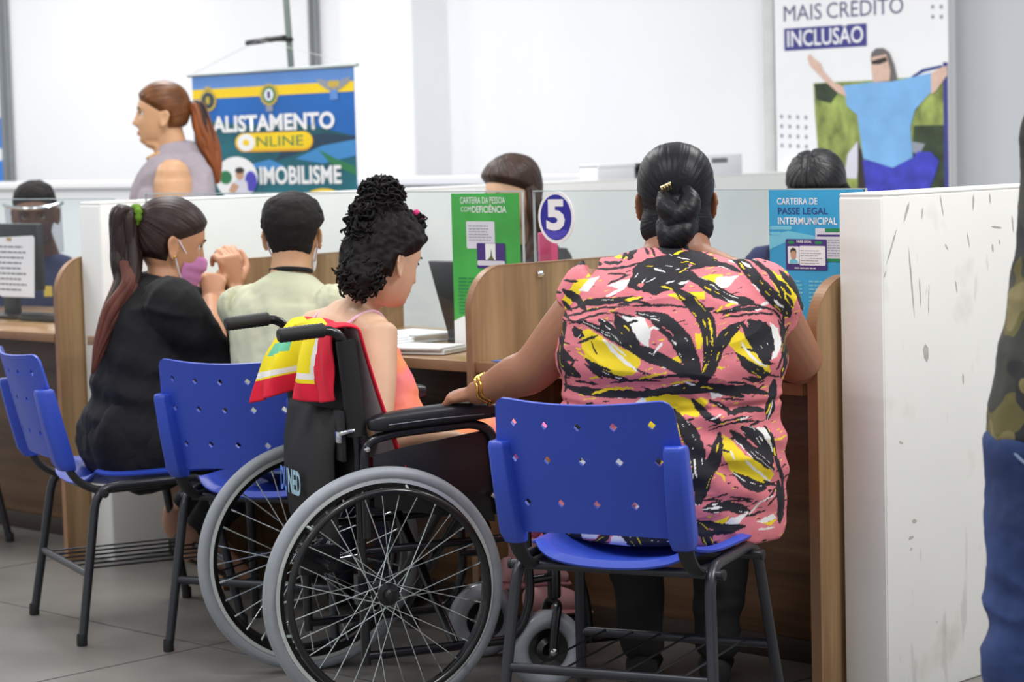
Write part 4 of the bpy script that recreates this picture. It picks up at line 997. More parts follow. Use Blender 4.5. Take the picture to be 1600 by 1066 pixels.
def hand_parts(w, d, n, thumb=1, curl=0.5, k=1.0, spread=1.0):
    w = V3(*w); d = nrm(d); n = nrm(np.array(n) - np.dot(n, d) * d); t = thumb * np.cross(d, n); out = []
    out.append(([w - d * 0.01 * k, w + d * 0.03 * k, w + d * 0.062 * k, w + d * 0.088 * k], [(0.024 * k, 0.018 * k), (0.030 * k, 0.017 * k), (0.037 * k, 0.015 * k), (0.036 * k, 0.012 * k)], t))
    for i, (o, f) in enumerate(((0.029, 0.93), (0.010, 1.0), (-0.010, 0.95), (-0.029, 0.78))):
        p = w + d * (0.082 - 0.004 * (i in (0, 3))) * k + t * o * k * spread; a = 0.1 + 0.1 * i * curl; P = [p - d * 0.012 * k, p]; dd = d + t * o * 2.0 * (spread - 0.6)
        for L, b in ((0.044, 0.75), (0.027, 1.0), (0.021, 0.7)):
            a += curl * b; p = p + (nrm(dd) * math.cos(a) + n * math.sin(a)) * L * f * k; P.append(p)
        out.append((P, [0.0098 * k, 0.0096 * k, 0.0088 * k, 0.008 * k, 0.0068 * k], t))
    p = w + d * 0.022 * k + t * 0.022 * k; P = [p]; dd = nrm(d * 0.6 + t * 0.75 + n * 0.35)
    for L in (0.042, 0.032, 0.025):
        p = p + dd * L * k; P.append(p); dd = nrm(dd + d * 0.35 * curl - t * 0.45 * curl + n * 0.3 * curl)
    out.append((P, [0.0145 * k, 0.011 * k, 0.0098 * k, 0.008 * k], n))
    return out

def cap(root, H, m, mask, thick=0.012, knot=(0, -0.11, -0.03), freq=46, amp=0.0016, seed=2, lump=0.0, name='hair', nz=110, nt=180):
    P = head_grid(nz, nt, False); p = P.reshape(-1, 3)
    N = np.stack([p[:, 0] / 0.0056, (p[:, 1] + 0.008) / 0.009, (p[:, 2] - 0.0) / 0.0139], 1); N /= np.linalg.norm(N, axis=1)[:, None]
    mk = mask(p[:, 0], p[:, 1], p[:, 2])
    th = thick(p) if callable(thick) else thick
    off = th * sstep(-0.004, 0.022, mk) - 0.012 * (1 - sstep(-0.012, 0.0, mk))
    a = nrm(np.array(knot)); e1 = nrm(np.cross(a, (0, 0, 1.0))); e2 = np.cross(a, e1); q = p - np.array(knot)
    ph = np.arctan2(q @ e2, q @ e1); rr = np.linalg.norm(q, axis=1)
    gr = vnoise(np.stack([ph * freq / 6.28 * 2.2, rr * 14, 0 * rr], 1), seed) + 0.5 * vnoise(np.stack([ph * freq, rr * 22, 0 * rr + 5], 1), seed + 1)
    ins = sstep(0.0, 0.012, mk)
    off = off + amp * gr * ins
    if lump: off = off + lump * vnoise(p * 55, seed + 4) * ins + lump * 0.6 * vnoise(p * 110, seed + 6) * ins
    p = p + N * off[:, None]
    g = G(); g.add(H.w(p).tolist(), grid_faces(nz, nt) + [tuple((nz - 1) * nt + j for j in range(nt))])
    o = rel(g, root).build(name, m, root, angle=180)
    uv = o.data.uv_layers.new(name='flow'); li = np.empty(len(o.data.loops), np.int32); o.data.loops.foreach_get('vertex_index', li)
    uv.data.foreach_set('uv', np.stack([ph / 6.28, rr], 1)[li].ravel())
    return o

def hairline(nape=-0.072, front=0.0, ear=-0.024):
    def f(x, y, z):
        m1 = 0.9 * z - 0.52 * y - 0.014 + front
        m2 = np.minimum(-y + ear, z - nape)
        return np.maximum(m1, m2)
    return f

def strands(root, name, m, paths, n=9, wob=0.0, seed=0):
    """locks: each a tapering tube along its own path (world points, radii)"""
    g = G(); rnd = random.Random(seed)
    for (P, R) in paths:
        loft(g, P, R, (1, 0, 0), n, 5)
    return rel(g, root).build(name, m, root, angle=180)

def lock_bundle(path, rad, k, seed, tight=0.75):
    rnd = random.Random(seed); out = []; path = [V3(*p) for p in path]
    for i in range(k):
        a = rnd.uniform(0, 2 * PI); q = math.sqrt(rnd.random()) * tight; P = []; R = []
        for j, (p, r) in enumerate(zip(path, rad)):
            t = nrm(path[min(j + 1, len(path) - 1)] - path[max(j - 1, 0)]); e1 = nrm(np.cross(t, (0.3, 1, 0.2))); e2 = np.cross(t, e1)
            b = a + j * rnd.uniform(-0.15, 0.35)
            P.append(p + (e1 * math.cos(b) + e2 * math.sin(b)) * r * q); R.append(max(0.0018, r * (0.42 + 0.1 * rnd.random())))
        R[-1] *= 0.5; out.append((P, R))
    return out

def eyes(root, H, iris=(52, 34, 24)):
    for sx in (-1, 1):
        c = H.w(V3(sx * 0.0325, 0.0690, 0.003)); g = G(); ball(g, c, 0.0120 * H.k, 10); e = rel(g, root).build('eye', MP['eye'], root, angle=180)
        g = G(); ball(g, H.w(V3(sx * 0.0325, 0.0755, 0.003)), 0.0064 * H.k, 8); rel(g, root).build('iris', MP['iris'], e, angle=180)
        g = G(); tube(g, [H.w(V3(sx * 0.014, 0.0905, 0.021)), H.w(V3(sx * 0.030, 0.0905, 0.027)), H.w(V3(sx * 0.048, 0.081, 0.022))], [0.0026 * H.k, 0.003 * H.k, 0.0016 * H.k], 8); rel(g, root).build('eyebrow', MP['brow'], root, angle=180)
        g = G(); tube(g, [H.w(V3(sx * 0.020, 0.0800, 0.006)), H.w(V3(sx * 0.033, 0.0830, 0.0095)), H.w(V3(sx * 0.046, 0.0750, 0.005))], [0.0022 * H.k] * 3, 6); rel(g, root).build('eyelid', MP['brow'], root, angle=180)

def lips(root, H, m):
    g = G()
    loft(g, [H.w(V3(-0.023, 0.079, -0.071)), H.w(V3(-0.010, 0.0905, -0.067)), H.w(V3(0.0, 0.0925, -0.0675)), H.w(V3(0.010, 0.0905, -0.067)), H.w(V3(0.023, 0.079, -0.071))], [0.0012, 0.0036, 0.0034, 0.0036, 0.0012], (0, 0, 1), 8, 4)
    loft(g, [H.w(V3(-0.021, 0.079, -0.0725)), H.w(V3(0.0, 0.0915, -0.0765)), H.w(V3(0.021, 0.079, -0.0725))], [0.0012, 0.0044, 0.0012], (0, 0, 1), 8, 6)
    return rel(g, root).build('lips', m, root, angle=180)

MP = {}
def skin(name, c): return mat(name, c, 0.48, vary=0.05, nscale=18, bump=0.06, bscale=350, sss=0.12)
def hairm(name, c, r=0.38, flow=False):
    m = mat(name, c, r, vary=0.3, nscale=26, spec=0.3, bump=0 if flow else 0.5, bscale=130, stretch=None if flow else (1, 1, 0.12))
    if flow:                                                             # fine strands running along the combed direction
        nt = m.node_tree; uv = nt.nodes.new('ShaderNodeUVMap'); uv.uv_map = 'flow'; mp = nt.nodes.new('ShaderNodeMapping'); mp.inputs['Scale'].default_value = (flow, 9, 1)
        n = nt.nodes.new('ShaderNodeTexNoise'); n.inputs['Scale'].default_value = 1; n.inputs['Detail'].default_value = 5; bp = nt.nodes.new('ShaderNodeBump'); bp.inputs['Strength'].default_value = 0.7; bp.inputs['Distance'].default_value = 0.003
        nt.links.new(uv.outputs[0], mp.inputs['Vector']); nt.links.new(mp.outputs[0], n.inputs['Vector']); nt.links.new(n.outputs['Fac'], bp.inputs['Height']); nt.links.new(bp.outputs[0], nt.nodes['Principled BSDF'].inputs['Normal'])
    return m
MP['eye'] = mat('eye_white', (232, 228, 224), 0.2, vary=0.02); MP['iris'] = mat('dark_iris', (48, 32, 24), 0.15); MP['brow'] = mat('dark_brow', (46, 34, 28), 0.6)
MP['sk_brown'] = skin('warm_brown_skin', (158, 108, 80)); MP['sk_fair'] = skin('fair_skin', (216, 176, 146)); MP['sk_tan'] = skin('tan_skin', (194, 142, 108)); MP['sk_olive'] = skin('olive_skin', (206, 160, 122)); MP['sk_dark'] = skin('dark_skin', (128, 88, 68))
MP['hair_black'] = hairm('blue_black_hair', (17, 17, 23), 0.45); MP['sleek_black'] = hairm('combed_blue_black_hair', (17, 17, 24), 0.42, 70); MP['sleek_black'].node_tree.nodes['Principled BSDF'].inputs['Specular IOR Level'].default_value = 0.25; MP['sleek_brown'] = hairm('combed_dark_brown_hair', (48, 33, 30), 0.45, 55); MP['sleek_red'] = hairm('combed_chestnut_hair', (104, 62, 30), 0.42, 55); MP['hair_brown'] = hairm('dark_brown_hair', (44, 30, 28), 0.45); MP['hair_auburn'] = hairm('auburn_tips', (104, 58, 48), 0.5)
MP['hair_curl'] = hairm('curly_black_hair', (20, 15, 16), 0.75); MP['hair_short'] = hairm('short_black_hair', (28, 24, 24), 0.75); MP['hair_red'] = hairm('chestnut_hair', (96, 56, 30), 0.4); MP['hair_redtip'] = hairm('copper_hair', (136, 74, 38), 0.45)
def cloth(name, c, r=0.85, vary=0.08): return mat(name, c, r, vary=vary, nscale=10, bump=0.25, bscale=600)
MP['black_cloth'] = cloth('black_jersey', (15, 15, 18)); MP['dark_trouser'] = cloth('black_trousers', (14, 13, 15)); MP['sage'] = cloth('pale_sage_cotton', (206, 208, 178)); MP['grey_blouse'] = cloth('mauve_grey_blouse', (158, 148, 156)); MP['navy_cloth'] = cloth('navy_uniform', (34, 44, 84)); MP['white_cloth'] = cloth('white_cotton', (236, 236, 238)); MP['clerk_black'] = cloth('clerk_black_blouse', (44, 42, 44))
MP['gold'] = mat('gold', (226, 182, 84), 0.25, metal=1.0, vary=0.1)
# ------------------------------------------------------------------ woman in the floral blouse
def px(x, y): return ((x - 800) / 712.9, 1.33 - (y - 218) / 712.9)      # print plan, in metres on her back
PINK, BLK, YEL, WHT = (0.73, 0.20, 0.235), (0.012, 0.010, 0.016), (0.88, 0.66, 0.015), (0.84, 0.83, 0.80)
POLY, STRK = [], []                                                      # fills, then brush strokes
def A(L, ox=820, oy=210, k=0.4035): return [px(ox + a * k, oy + b * k) for a, b in L]
def Bc(L): return A(L, 1000, 570, 0.2814)
def fill(c, L): POLY.append((c, np.array(L)))
def st(L, w, c=BLK, k=0.4035, streak=True, taper=0.35): STRK.append((np.array(L), w * 1.18 * k / 712.9 / 2, c, streak, taper))
# upper back
fill(YEL, A([(230, 760), (262, 752), (330, 800), (440, 850), (447, 885), (415, 925), (330, 935), (262, 895), (224, 830)]))
fill(YEL, A([(795, 735), (850, 785), (905, 850), (955, 900), (948, 935), (885, 905), (830, 865), (778, 800)]))
fill(YEL, A([(665, 575), (720, 548), (775, 552), (745, 600), (700, 592)])); fill(WHT, A([(745, 560), (835, 560), (785, 602), (740, 600)])); fill(YEL, A([(560, 622), (620, 612), (700, 612), (700, 642), (600, 640)]))
fill(YEL, A([(178, 650), (235, 568), (292, 562), (252, 610), (192, 690)])); fill(WHT, A([(240, 610), (285, 562), (322, 555), (275, 612)])); fill(WHT, A([(345, 590), (395, 568), (445, 558), (405, 600)]))
fill(WHT, A([(392, 696), (475, 706), (492, 760), (475, 822), (440, 790)])); fill(WHT, A([(950, 742), (995, 775), (1012, 830), (985, 880), (962, 885), (980, 820)])); fill(WHT, A([(330, 455), (380, 440), (392, 455), (350, 475)])); fill(YEL, A([(380, 470), (430, 478), (420, 490), (385, 484)]))
fill(YEL, A([(935, 535), (985, 560), (1058, 640), (1042, 700), (985, 650)])); fill(WHT, A([(880, 590), (930, 610), (945, 640), (905, 625)])); fill(YEL, A([(250, 488), (330, 472), (300, 490), (255, 500)])); fill(YEL, A([(430, 430), (640, 425), (600, 445)]))
fill(YEL, A([(655, 770), (690, 770), (680, 830), (662, 830)])); fill(YEL, A([(560, 860), (600, 850), (600, 880), (565, 880)]))
for L, w in (([(680, 950), (712, 860), (712, 780), (690, 710), (645, 650), (590, 600)], 48), ([(668, 940), (640, 850), (600, 770), (545, 715), (450, 690)], 44), ([(655, 935), (610, 860), (560, 780), (500, 720)], 22),
             ([(655, 940), (560, 885), (450, 835), (360, 780), (255, 730)], 44), ([(440, 830), (400, 760), (370, 700)], 40), ([(400, 810), (345, 750), (310, 715)], 30), ([(690, 960), (730, 870), (770, 790), (835, 735)], 40),
             ([(690, 950), (650, 905), (625, 850)], 26), ([(835, 735), (880, 800), (930, 880), (955, 905)], 26), ([(865, 730), (905, 780), (940, 850), (955, 880)], 44), ([(900, 735), (950, 780), (970, 850)], 26), ([(985, 740), (1015, 790), (1020, 860), (985, 930)], 12),
             ([(238, 868), (300, 920), (390, 945)], 22), ([(235, 890), (300, 940)], 12), ([(825, 865), (880, 920), (935, 950)], 24), ([(815, 850), (870, 890), (950, 940)], 12),
             ([(430, 585), (490, 530), (560, 505), (640, 520)], 52), ([(480, 600), (560, 570), (650, 550)], 64), ([(500, 510), (620, 495), (700, 505), (755, 500)], 24), ([(640, 560), (720, 590), (790, 640), (880, 660)], 30), ([(660, 540), (700, 600), (780, 650)], 16), ([(640, 530), (720, 510), (790, 520), (840, 545)], 18), ([(470, 600), (420, 585)], 14),
             ([(100, 600), (150, 545), (230, 490), (310, 465)], 30), ([(95, 580), (130, 625)], 26), ([(175, 525), (255, 500), (330, 510)], 22), ([(185, 610), (235, 645), (260, 680)], 26), ([(180, 655), (215, 690)], 14), ([(240, 660), (330, 645), (470, 635)], 22), ([(395, 440), (440, 485)], 10), ([(470, 430), (430, 490)], 16), ([(440, 430), (410, 490)], 10), ([(510, 430), (530, 480)], 8), ([(490, 430), (505, 470)], 7),
             ([(535, 430), (590, 460), (660, 480), (740, 490)], 34), ([(560, 440), (640, 445), (690, 470)], 12), ([(795, 460), (850, 510), (900, 575), (950, 640), (1010, 700), (1030, 730)], 40), ([(860, 480), (930, 530), (990, 600)], 14), ([(950, 560), (985, 610), (1000, 660)], 16), ([(985, 585), (1030, 640)], 14), ([(1010, 640), (1040, 690)], 14), ([(900, 600), (960, 680)], 14),
             ([(180, 735), (140, 790), (150, 850), (190, 880)], 26), ([(125, 800), (130, 860), (170, 900)], 18), ([(205, 780), (230, 760)], 38), ([(160, 960), (130, 1010)], 20), ([(200, 870), (160, 940), (150, 1000)], 9), ([(760, 700), (830, 685), (930, 690)], 14), ([(770, 690), (860, 668), (960, 700), (1010, 760)], 8), ([(750, 715), (880, 705), (960, 715)], 7),
             ([(190, 690), (290, 655), (420, 640), (530, 668)], 8), ([(190, 715), (300, 675), (400, 665)], 7), ([(195, 740), (290, 700), (350, 690)], 6), ([(260, 800), (280, 850)], 6), ([(430, 660), (560, 660), (640, 672)], 7),
             ([(125, 985), (250, 1000), (420, 1005), (560, 985), (650, 960)], 26), ([(560, 1000), (700, 985), (820, 990), (950, 1020)], 26), ([(480, 940), (560, 930), (640, 935)], 9), ([(330, 960), (430, 945), (520, 950)], 8), ([(840, 950), (900, 965), (960, 940)], 10), ([(300, 530), (400, 520), (480, 500)], 7), ([(350, 545), (430, 545)], 6), ([(560, 480), (640, 478)], 6), ([(900, 520), (960, 560)], 8)):
    st(A(L), w)
for L, w, c in (([(310, 790), (350, 840), (430, 910)], 12, WHT), ([(330, 800), (390, 850)], 6, WHT), ([(840, 810), (880, 870), (940, 915)], 10, WHT), ([(470, 770), (500, 745), (520, 750)], 9, WHT), ([(500, 840), (530, 800)], 8, WHT), ([(270, 560), (300, 540)], 6, YEL), ([(410, 640), (470, 630)], 7, YEL), ([(740, 690), (760, 670)], 8, YEL), ([(560, 960), (640, 950)], 7, YEL), ([(260, 1010), (330, 985), (420, 980)], 9, YEL), ([(440, 940), (530, 920)], 8, YEL), ([(600, 470), (640, 460)], 6, YEL), ([(850, 510), (880, 530)], 7, WHT), ([(960, 660), (1000, 690)], 9, WHT), ([(520, 520), (560, 540)], 4, WHT), ([(560, 580), (590, 570)], 4, WHT), ([(610, 540), (640, 525)], 4, YEL), ([(540, 590), (580, 600)], 5, YEL)):
    st(A(L), w, c, streak=False)
# lower back, right of the chair
fill(YEL, Bc([(205, 240), (330, 180), (375, 200), (310, 285), (240, 275)])); fill(YEL, Bc([(450, 390), (500, 430), (565, 505), (700, 580), (745, 640), (705, 705), (600, 650), (490, 600), (440, 500)])); fill(WHT, Bc([(640, 365), (722, 385), (745, 470), (735, 560), (700, 440)])); fill(WHT, Bc([(380, 150), (470, 160), (440, 185), (390, 190)]))
fill(YEL, Bc([(330, 890), (470, 848), (450, 905), (360, 905)])); fill(WHT, Bc([(480, 860), (585, 840), (520, 900), (448, 892)])); fill(WHT, Bc([(630, 895), (740, 868), (758, 900), (680, 912)])); fill(YEL, Bc([(670, 912), (760, 905), (720, 935)])); fill(YEL, Bc([(590, 10), (690, 5), (735, 60), (690, 95)])); fill(YEL, Bc([(250, 500), (275, 520), (265, 560), (250, 550)]))
for L, w in (([(150, 150), (300, 120), (430, 135), (570, 185)], 46), ([(180, 260), (260, 380), (300, 500), (310, 640), (295, 760)], 78), ([(430, 390), (395, 520), (340, 640), (310, 760)], 62), ([(495, 375), (600, 480), (740, 610)], 44), ([(560, 360), (650, 430), (735, 570)], 60), ([(690, 365), (735, 430), (760, 560), (800, 690), (805, 900)], 20), ([(505, 605), (600, 690), (690, 715)], 36), ([(560, 630), (650, 680), (720, 700)], 16), ([(330, 800), (450, 790), (590, 830)], 48), ([(320, 870), (420, 905), (560, 915)], 34), ([(300, 930), (400, 935), (520, 930)], 30), ([(760, 120), (745, 220), (720, 330)], 52), ([(280, 190), (360, 280), (440, 320)], 34), ([(380, 195), (470, 250), (490, 280)], 22), ([(480, 280), (570, 260), (690, 275)], 30), ([(370, 345), (480, 310), (620, 300)], 10), ([(370, 365), (500, 330), (660, 330)], 8), ([(440, 760), (540, 765), (610, 780)], 10), ([(690, 790), (760, 720)], 10), ([(700, 815), (790, 740)], 9), ([(770, 690), (790, 830), (780, 930)], 40), ([(480, 100), (560, 110), (640, 140)], 12), ([(600, 80), (690, 100)], 14), ([(660, 120), (700, 110)], 9), ([(640, 170), (700, 130)], 8), ([(420, 480), (400, 560), (360, 620)], 12), ([(330, 750), (420, 755)], 8), ([(500, 680), (525, 690)], 8)):
    st(Bc(L), w, k=0.2814)
for L, w, c in (([(570, 540), (640, 610), (720, 680)], 13, WHT), ([(485, 480), (510, 530)], 8, WHT), ([(380, 300), (440, 280)], 8, WHT), ([(540, 315), (600, 300)], 8, WHT), ([(400, 590), (440, 620), (450, 650)], 10, YEL), ([(590, 850), (660, 790), (740, 760)], 8, WHT), ([(240, 90), (300, 110)], 8, WHT), ([(330, 120), (390, 130)], 8, YEL), ([(710, 300), (735, 250)], 8, YEL)):
    st(Bc(L), w, c, 0.2814, False)
# strip seen under the backrest, and the part behind the chair
fill(YEL, [px(a, b) for a, b in ((855, 832), (880, 822), (925, 826), (900, 850), (862, 850))]); fill(WHT, [px(a, b) for a, b in ((885, 832), (935, 826), (925, 846), (890, 848))]); fill(WHT, [px(a, b) for a, b in ((950, 840), (990, 832), (985, 855), (945, 856))])
for L, w in (([(850, 845), (880, 838), (905, 856)], 14), ([(985, 835), (1030, 845), (1070, 835)], 22), ([(1000, 855), (1060, 856)], 16), ([(855, 820), (900, 818), (960, 822)], 10)): st([px(*p) for p in L], w, k=1.0)
rs = random.Random(11)
for k in range(70):                                                      # short dry-brush ticks on the pink
    x, y = rs.uniform(870, 1235), rs.uniform(400, 850); a = rs.uniform(-0.5, 0.5); l = rs.uniform(14, 40); STRK.insert(0, (np.array([px(x, y), px(x + l * math.cos(a), y + l * math.sin(a))]), rs.uniform(1.2, 2.6) / 712.9, BLK if k % 3 else (WHT if k % 2 else YEL), False, 0.3))
for L, w in (([(846, 470), (868, 500), (884, 530)], 12), ([(858, 452), (880, 476), (900, 500)], 9), ([(866, 530), (880, 570), (905, 590)], 14), ([(862, 545), (872, 590)], 10), ([(1225, 500), (1236, 560), (1226, 600)], 9), ([(1236, 440), (1262, 500)], 9), ([(1220, 430), (1250, 470)], 8), ([(1240, 520), (1228, 560)], 7)): st([px(*p) for p in L], w, k=1.0)
for k in range(26):
    x, y = rs.uniform(865, 1050), rs.uniform(630, 815); a = rs.uniform(0, PI); l = rs.uniform(30, 80)
    if k % 3: st([px(x, y), px(x + l * math.cos(a), y + l * math.sin(a) * 0.8), px(x + 1.6 * l * math.cos(a + 0.3), y + 1.4 * l * math.sin(a + 0.3))], rs.uniform(6, 22), BLK if k % 4 else WHT, 1.0)
    else: fill(YEL if k % 2 else WHT, [px(x + l * 0.7 * math.cos(a + q) * (1 if i % 2 else 0.45), y + l * 0.7 * math.sin(a + q) * 0.7) for i, q in enumerate(np.linspace(0, 2 * PI, 8, endpoint=False))])

def floral(o, root):
    me = o.data; n = len(me.vertices); co = np.empty(n * 3); me.vertices.foreach_get('co', co); co = co.reshape(-1, 3) + np.array(root.location)
    nr = np.empty(n * 3); me.vertices.foreach_get('normal', nr); nr = nr.reshape(-1, 3)
    x = co[:, 0].copy(); z = co[:, 2].copy()
    x = x + 0.6 * np.sign(x - 0.36) * np.clip(co[:, 1] - 5.24, 0, 0.3) * np.clip(np.abs(x - 0.36) / 0.2, 0, 1) * sstep(0.94, 0.86, z)
    x = 0.36 + (x - 0.36) * (1 - 0.055 * sstep(0.88, 0.95, z))
    w1 = vnoise(np.stack([x * 120, z * 120, 0 * x], 1), 21); w2 = vnoise(np.stack([x * 120, z * 120, 0 * x + 9], 1), 22)
    x = x + 0.0016 * w1; z = z + 0.0016 * w2
    C = np.tile(np.array(PINK), (n, 1))
    sp = vnoise(np.stack([x * 40 + z * 30, z * 260 - x * 60, 0 * x], 1), 31); C[sp > 0.80] = BLK; C[sp < -0.84] = YEL
    for c, L in POLY:
        mn, mx = L.min(0), L.max(0); i = np.where((x > mn[0]) & (x < mx[0]) & (z > mn[1]) & (z < mx[1]))[0]
        if not len(i): continue
        xi, zi = x[i], z[i]; ins = np.zeros(len(i), bool)
        for k in range(len(L)):
            a, b = L[k], L[k - 1]; cr = ((a[1] > zi) != (b[1] > zi)) & (xi < (b[0] - a[0]) * (zi - a[1]) / (b[1] - a[1] + 1e-12) + a[0]); ins ^= cr
        C[i[ins]] = c
    for L, hw, c, streak, taper in STRK:
        if len(L) > 2: L = catmull(np.array(L), 4)
        mn, mx = L.min(0) - hw, L.max(0) + hw; i = np.where((x > mn[0]) & (x < mx[0]) & (z > mn[1]) & (z < mx[1]))[0]
        if not len(i): continue
        p = np.stack([x[i], z[i]], 1); best = np.full(len(i), 9.0); along = np.zeros(len(i)); acr = np.zeros(len(i)); m = len(L) - 1
        for k in range(m):
            d = L[k + 1] - L[k]; l2 = d @ d + 1e-12; t = np.clip(((p - L[k]) @ d) / l2, 0, 1); e = p - L[k] - t[:, None] * d; ds = np.hypot(e[:, 0], e[:, 1])
            u = ds < best; best[u] = ds[u]; along[u] = ((k + t) / m)[u]; acr[u] = (e[:, 0] * d[1] - e[:, 1] * d[0])[u] / math.sqrt(l2)
        wd = hw * (taper + (1 - taper) * np.clip(np.minimum(along, 1 - along) * 5, 0, 1)) * (1 + 0.18 * vnoise(np.stack([along * 9, acr * 0, along * 0 + hw * 900], 1), 5))
        ins = best < wd; C[i[ins]] = c
        if streak and hw > 0.0045:
            s = vnoise(np.stack([along * m * 0.45, acr * 380, acr * 0 + hw * 5000], 1), 41)
            C[i[ins & (s > 0.64)]] = WHT if int(hw * 1e5) % 3 else YEL
    at = me.color_attributes.new('print', 'FLOAT_COLOR', 'POINT'); at.data.foreach_set('color', np.hstack([C, np.ones((n, 1))]).ravel())
M['floral'] = mat('floral_print_cloth', (255, 255, 255), 0.75, bump=0.2, bscale=500)
_n = M['floral'].node_tree; _a = _n.nodes.new('ShaderNodeVertexColor'); _a.layer_name = 'print'; _n.links.new(_a.outputs['Color'], _n.nodes['Principled BSDF'].inputs['Base Color'])

fw = thing('person', 'woman in a pink, black and yellow floral blouse, seen from behind', 'person', (0.34, 5.26, 0))
S = (0.98, -0.20, 0)
fwH = Head((0.388, 5.41, 1.193), (0.06, 1.0, -0.10), 1.0)
sl, sr, el, er, wl, wr = V3(0.205, 5.335, 0.985), V3(0.553, 5.255, 0.975), V3(0.052, 5.39, 0.812), V3(0.672, 5.43, 0.805), V3(-0.075, 5.462, 0.752), V3(0.60, 5.70, 0.80)
hd = nrm(V3(-0.86, 0.42, -0.18))
arms = [([sl, sl * 0.5 + el * 0.5, el, el * 0.6 + wl * 0.4, wl, wl + hd * 0.02], [0.070, 0.064, 0.054, 0.050, 0.031, 0.027], S), ([sr, sr * 0.5 + er * 0.5, er], [0.072, 0.066, 0.054], S), ([er, er * 0.6 + wr * 0.4, wr], [0.054, 0.048, 0.03], S)]
neck = [([V3(0.38, 5.33, 1.0), V3(0.384, 5.35, 1.08), V3(0.388, 5.405, 1.16)], [(0.11, 0.07), (0.078, 0.060), (0.068, 0.058)], S), ([V3(0.25, 5.33, 1.015), V3(0.38, 5.33, 1.05), V3(0.51, 5.29, 1.012)], [0.045, 0.055, 0.045], (0, 0, 1)),
        ([V3(0.36, 5.28, 0.5), V3(0.37, 5.29, 0.8), V3(0.375, 5.30, 1.0)], [(0.2, 0.14), (0.19, 0.13), (0.17, 0.10)], S)]
U(fw, 'body', MP['sk_brown'], arms + neck + hand_parts(wl, hd, (0.05, 0.25, -1), -1, 0.55, 0.95) + hand_parts(wr, (-0.45, 0.85, -0.1), (0, 0, -1), -1, 0.3, 0.95), 0.0042, 4, head=fwH)
torso = [(0.345, 5.275, 0.438, 0.262, 0.195), (0.347, 5.275, 0.51, 0.270, 0.200), (0.350, 5.27, 0.60, 0.266, 0.200), (0.352, 5.275, 0.69, 0.258, 0.192), (0.354, 5.28, 0.745, 0.247, 0.180), (0.358, 5.275, 0.80, 0.258, 0.190), (0.362, 5.275, 0.86, 0.260, 0.188), (0.370, 5.285, 0.93, 0.245, 0.172), (0.376, 5.30, 0.985, 0.215, 0.140), (0.380, 5.315, 1.03, 0.180, 0.108), (0.384, 5.325, 1.058, 0.115, 0.080)]
sh = [([t[:3] for t in torso], [t[3:] for t in torso], S, 0.04),
      ([sl + V3(0.05, 0, -0.005), sl + V3(-0.005, 0.005, 0.0), sl + (el - sl) * 0.27], [0.078, 0.081, 0.074], S, 0.12), ([sr + V3(-0.05, 0, -0.005), sr + V3(0.005, 0.0, 0.0), sr + (er - sr) * 0.31], [0.080, 0.083, 0.077], S, 0.12)]
def fw_disp(co, nr):
    q = co + np.array((0.34, 5.26, 0)); x, z = q[:, 0] - 0.36, q[:, 2]
    d = 0.006 * np.sin((z - 0.79 - 0.10 * np.abs(x)) * 62) * np.exp(-((z - 0.76) / 0.10) ** 2) + 0.004 * np.sin((z + 0.35 * x) * 85 + 4 * x) * np.exp(-((z - 0.62) / 0.12) ** 2)
    d = d - 0.008 * np.exp(-((z - 0.735 - 0.15 * x * x) / 0.009) ** 2)
    return folds(0.0035, (9, 9, 16), 8, 0.0006)(co + nr * d[:, None], nr)
blouse = U(fw, 'blouse', M['floral'], sh, 0.0082, 4, fw_disp, n=28, subd=2)
floral(blouse, fw)
hip = [([V3(0.345, 5.27, 0.475), V3(0.35, 5.30, 0.52)], [(0.24, 0.15), (0.23, 0.15)], S)]
U(fw, 'trousers', MP['dark_trouser'], hip + [([V3(0.24, 5.30, 0.535), V3(0.27, 5.50, 0.545), V3(0.285, 5.66, 0.52)], [0.105, 0.095, 0.075], S), ([V3(0.285, 5.66, 0.525), V3(0.285, 5.64, 0.33), V3(0.30, 5.62, 0.10)], [0.075, 0.068, 0.05], S),
    ([V3(0.45, 5.26, 0.535), V3(0.48, 5.47, 0.545), V3(0.495, 5.62, 0.52)], [0.105, 0.095, 0.075], S), ([V3(0.495, 5.62, 0.525), V3(0.49, 5.60, 0.33), V3(0.475, 5.58, 0.10)], [0.075, 0.068, 0.05], S)], 0.008, 4, folds(0.006, (10, 10, 12), 3))
for a in (V3(0.30, 5.62, 0), V3(0.475, 5.58, 0)):
    U(fw, 'shoe', MP['dark_trouser'], [([a + V3(-0.008, -0.04, 0.045), a + V3(0.0, 0.05, 0.045), a + V3(0.02, 0.17, 0.03)], [(0.036, 0.040), (0.042, 0.042), (0.040, 0.024)], S)], 0.006, 3)
cap(fw, fwH, MP['sleek_black'], hairline(-0.100, 0.012, -0.020), lambda p: 0.014 + 0.030 * sstep(-0.02, -0.075, p[:, 2]) * sstep(0.0, 0.03, -p[:, 1]), (-0.008, -0.125, -0.045), 60, 0.0009, 4)
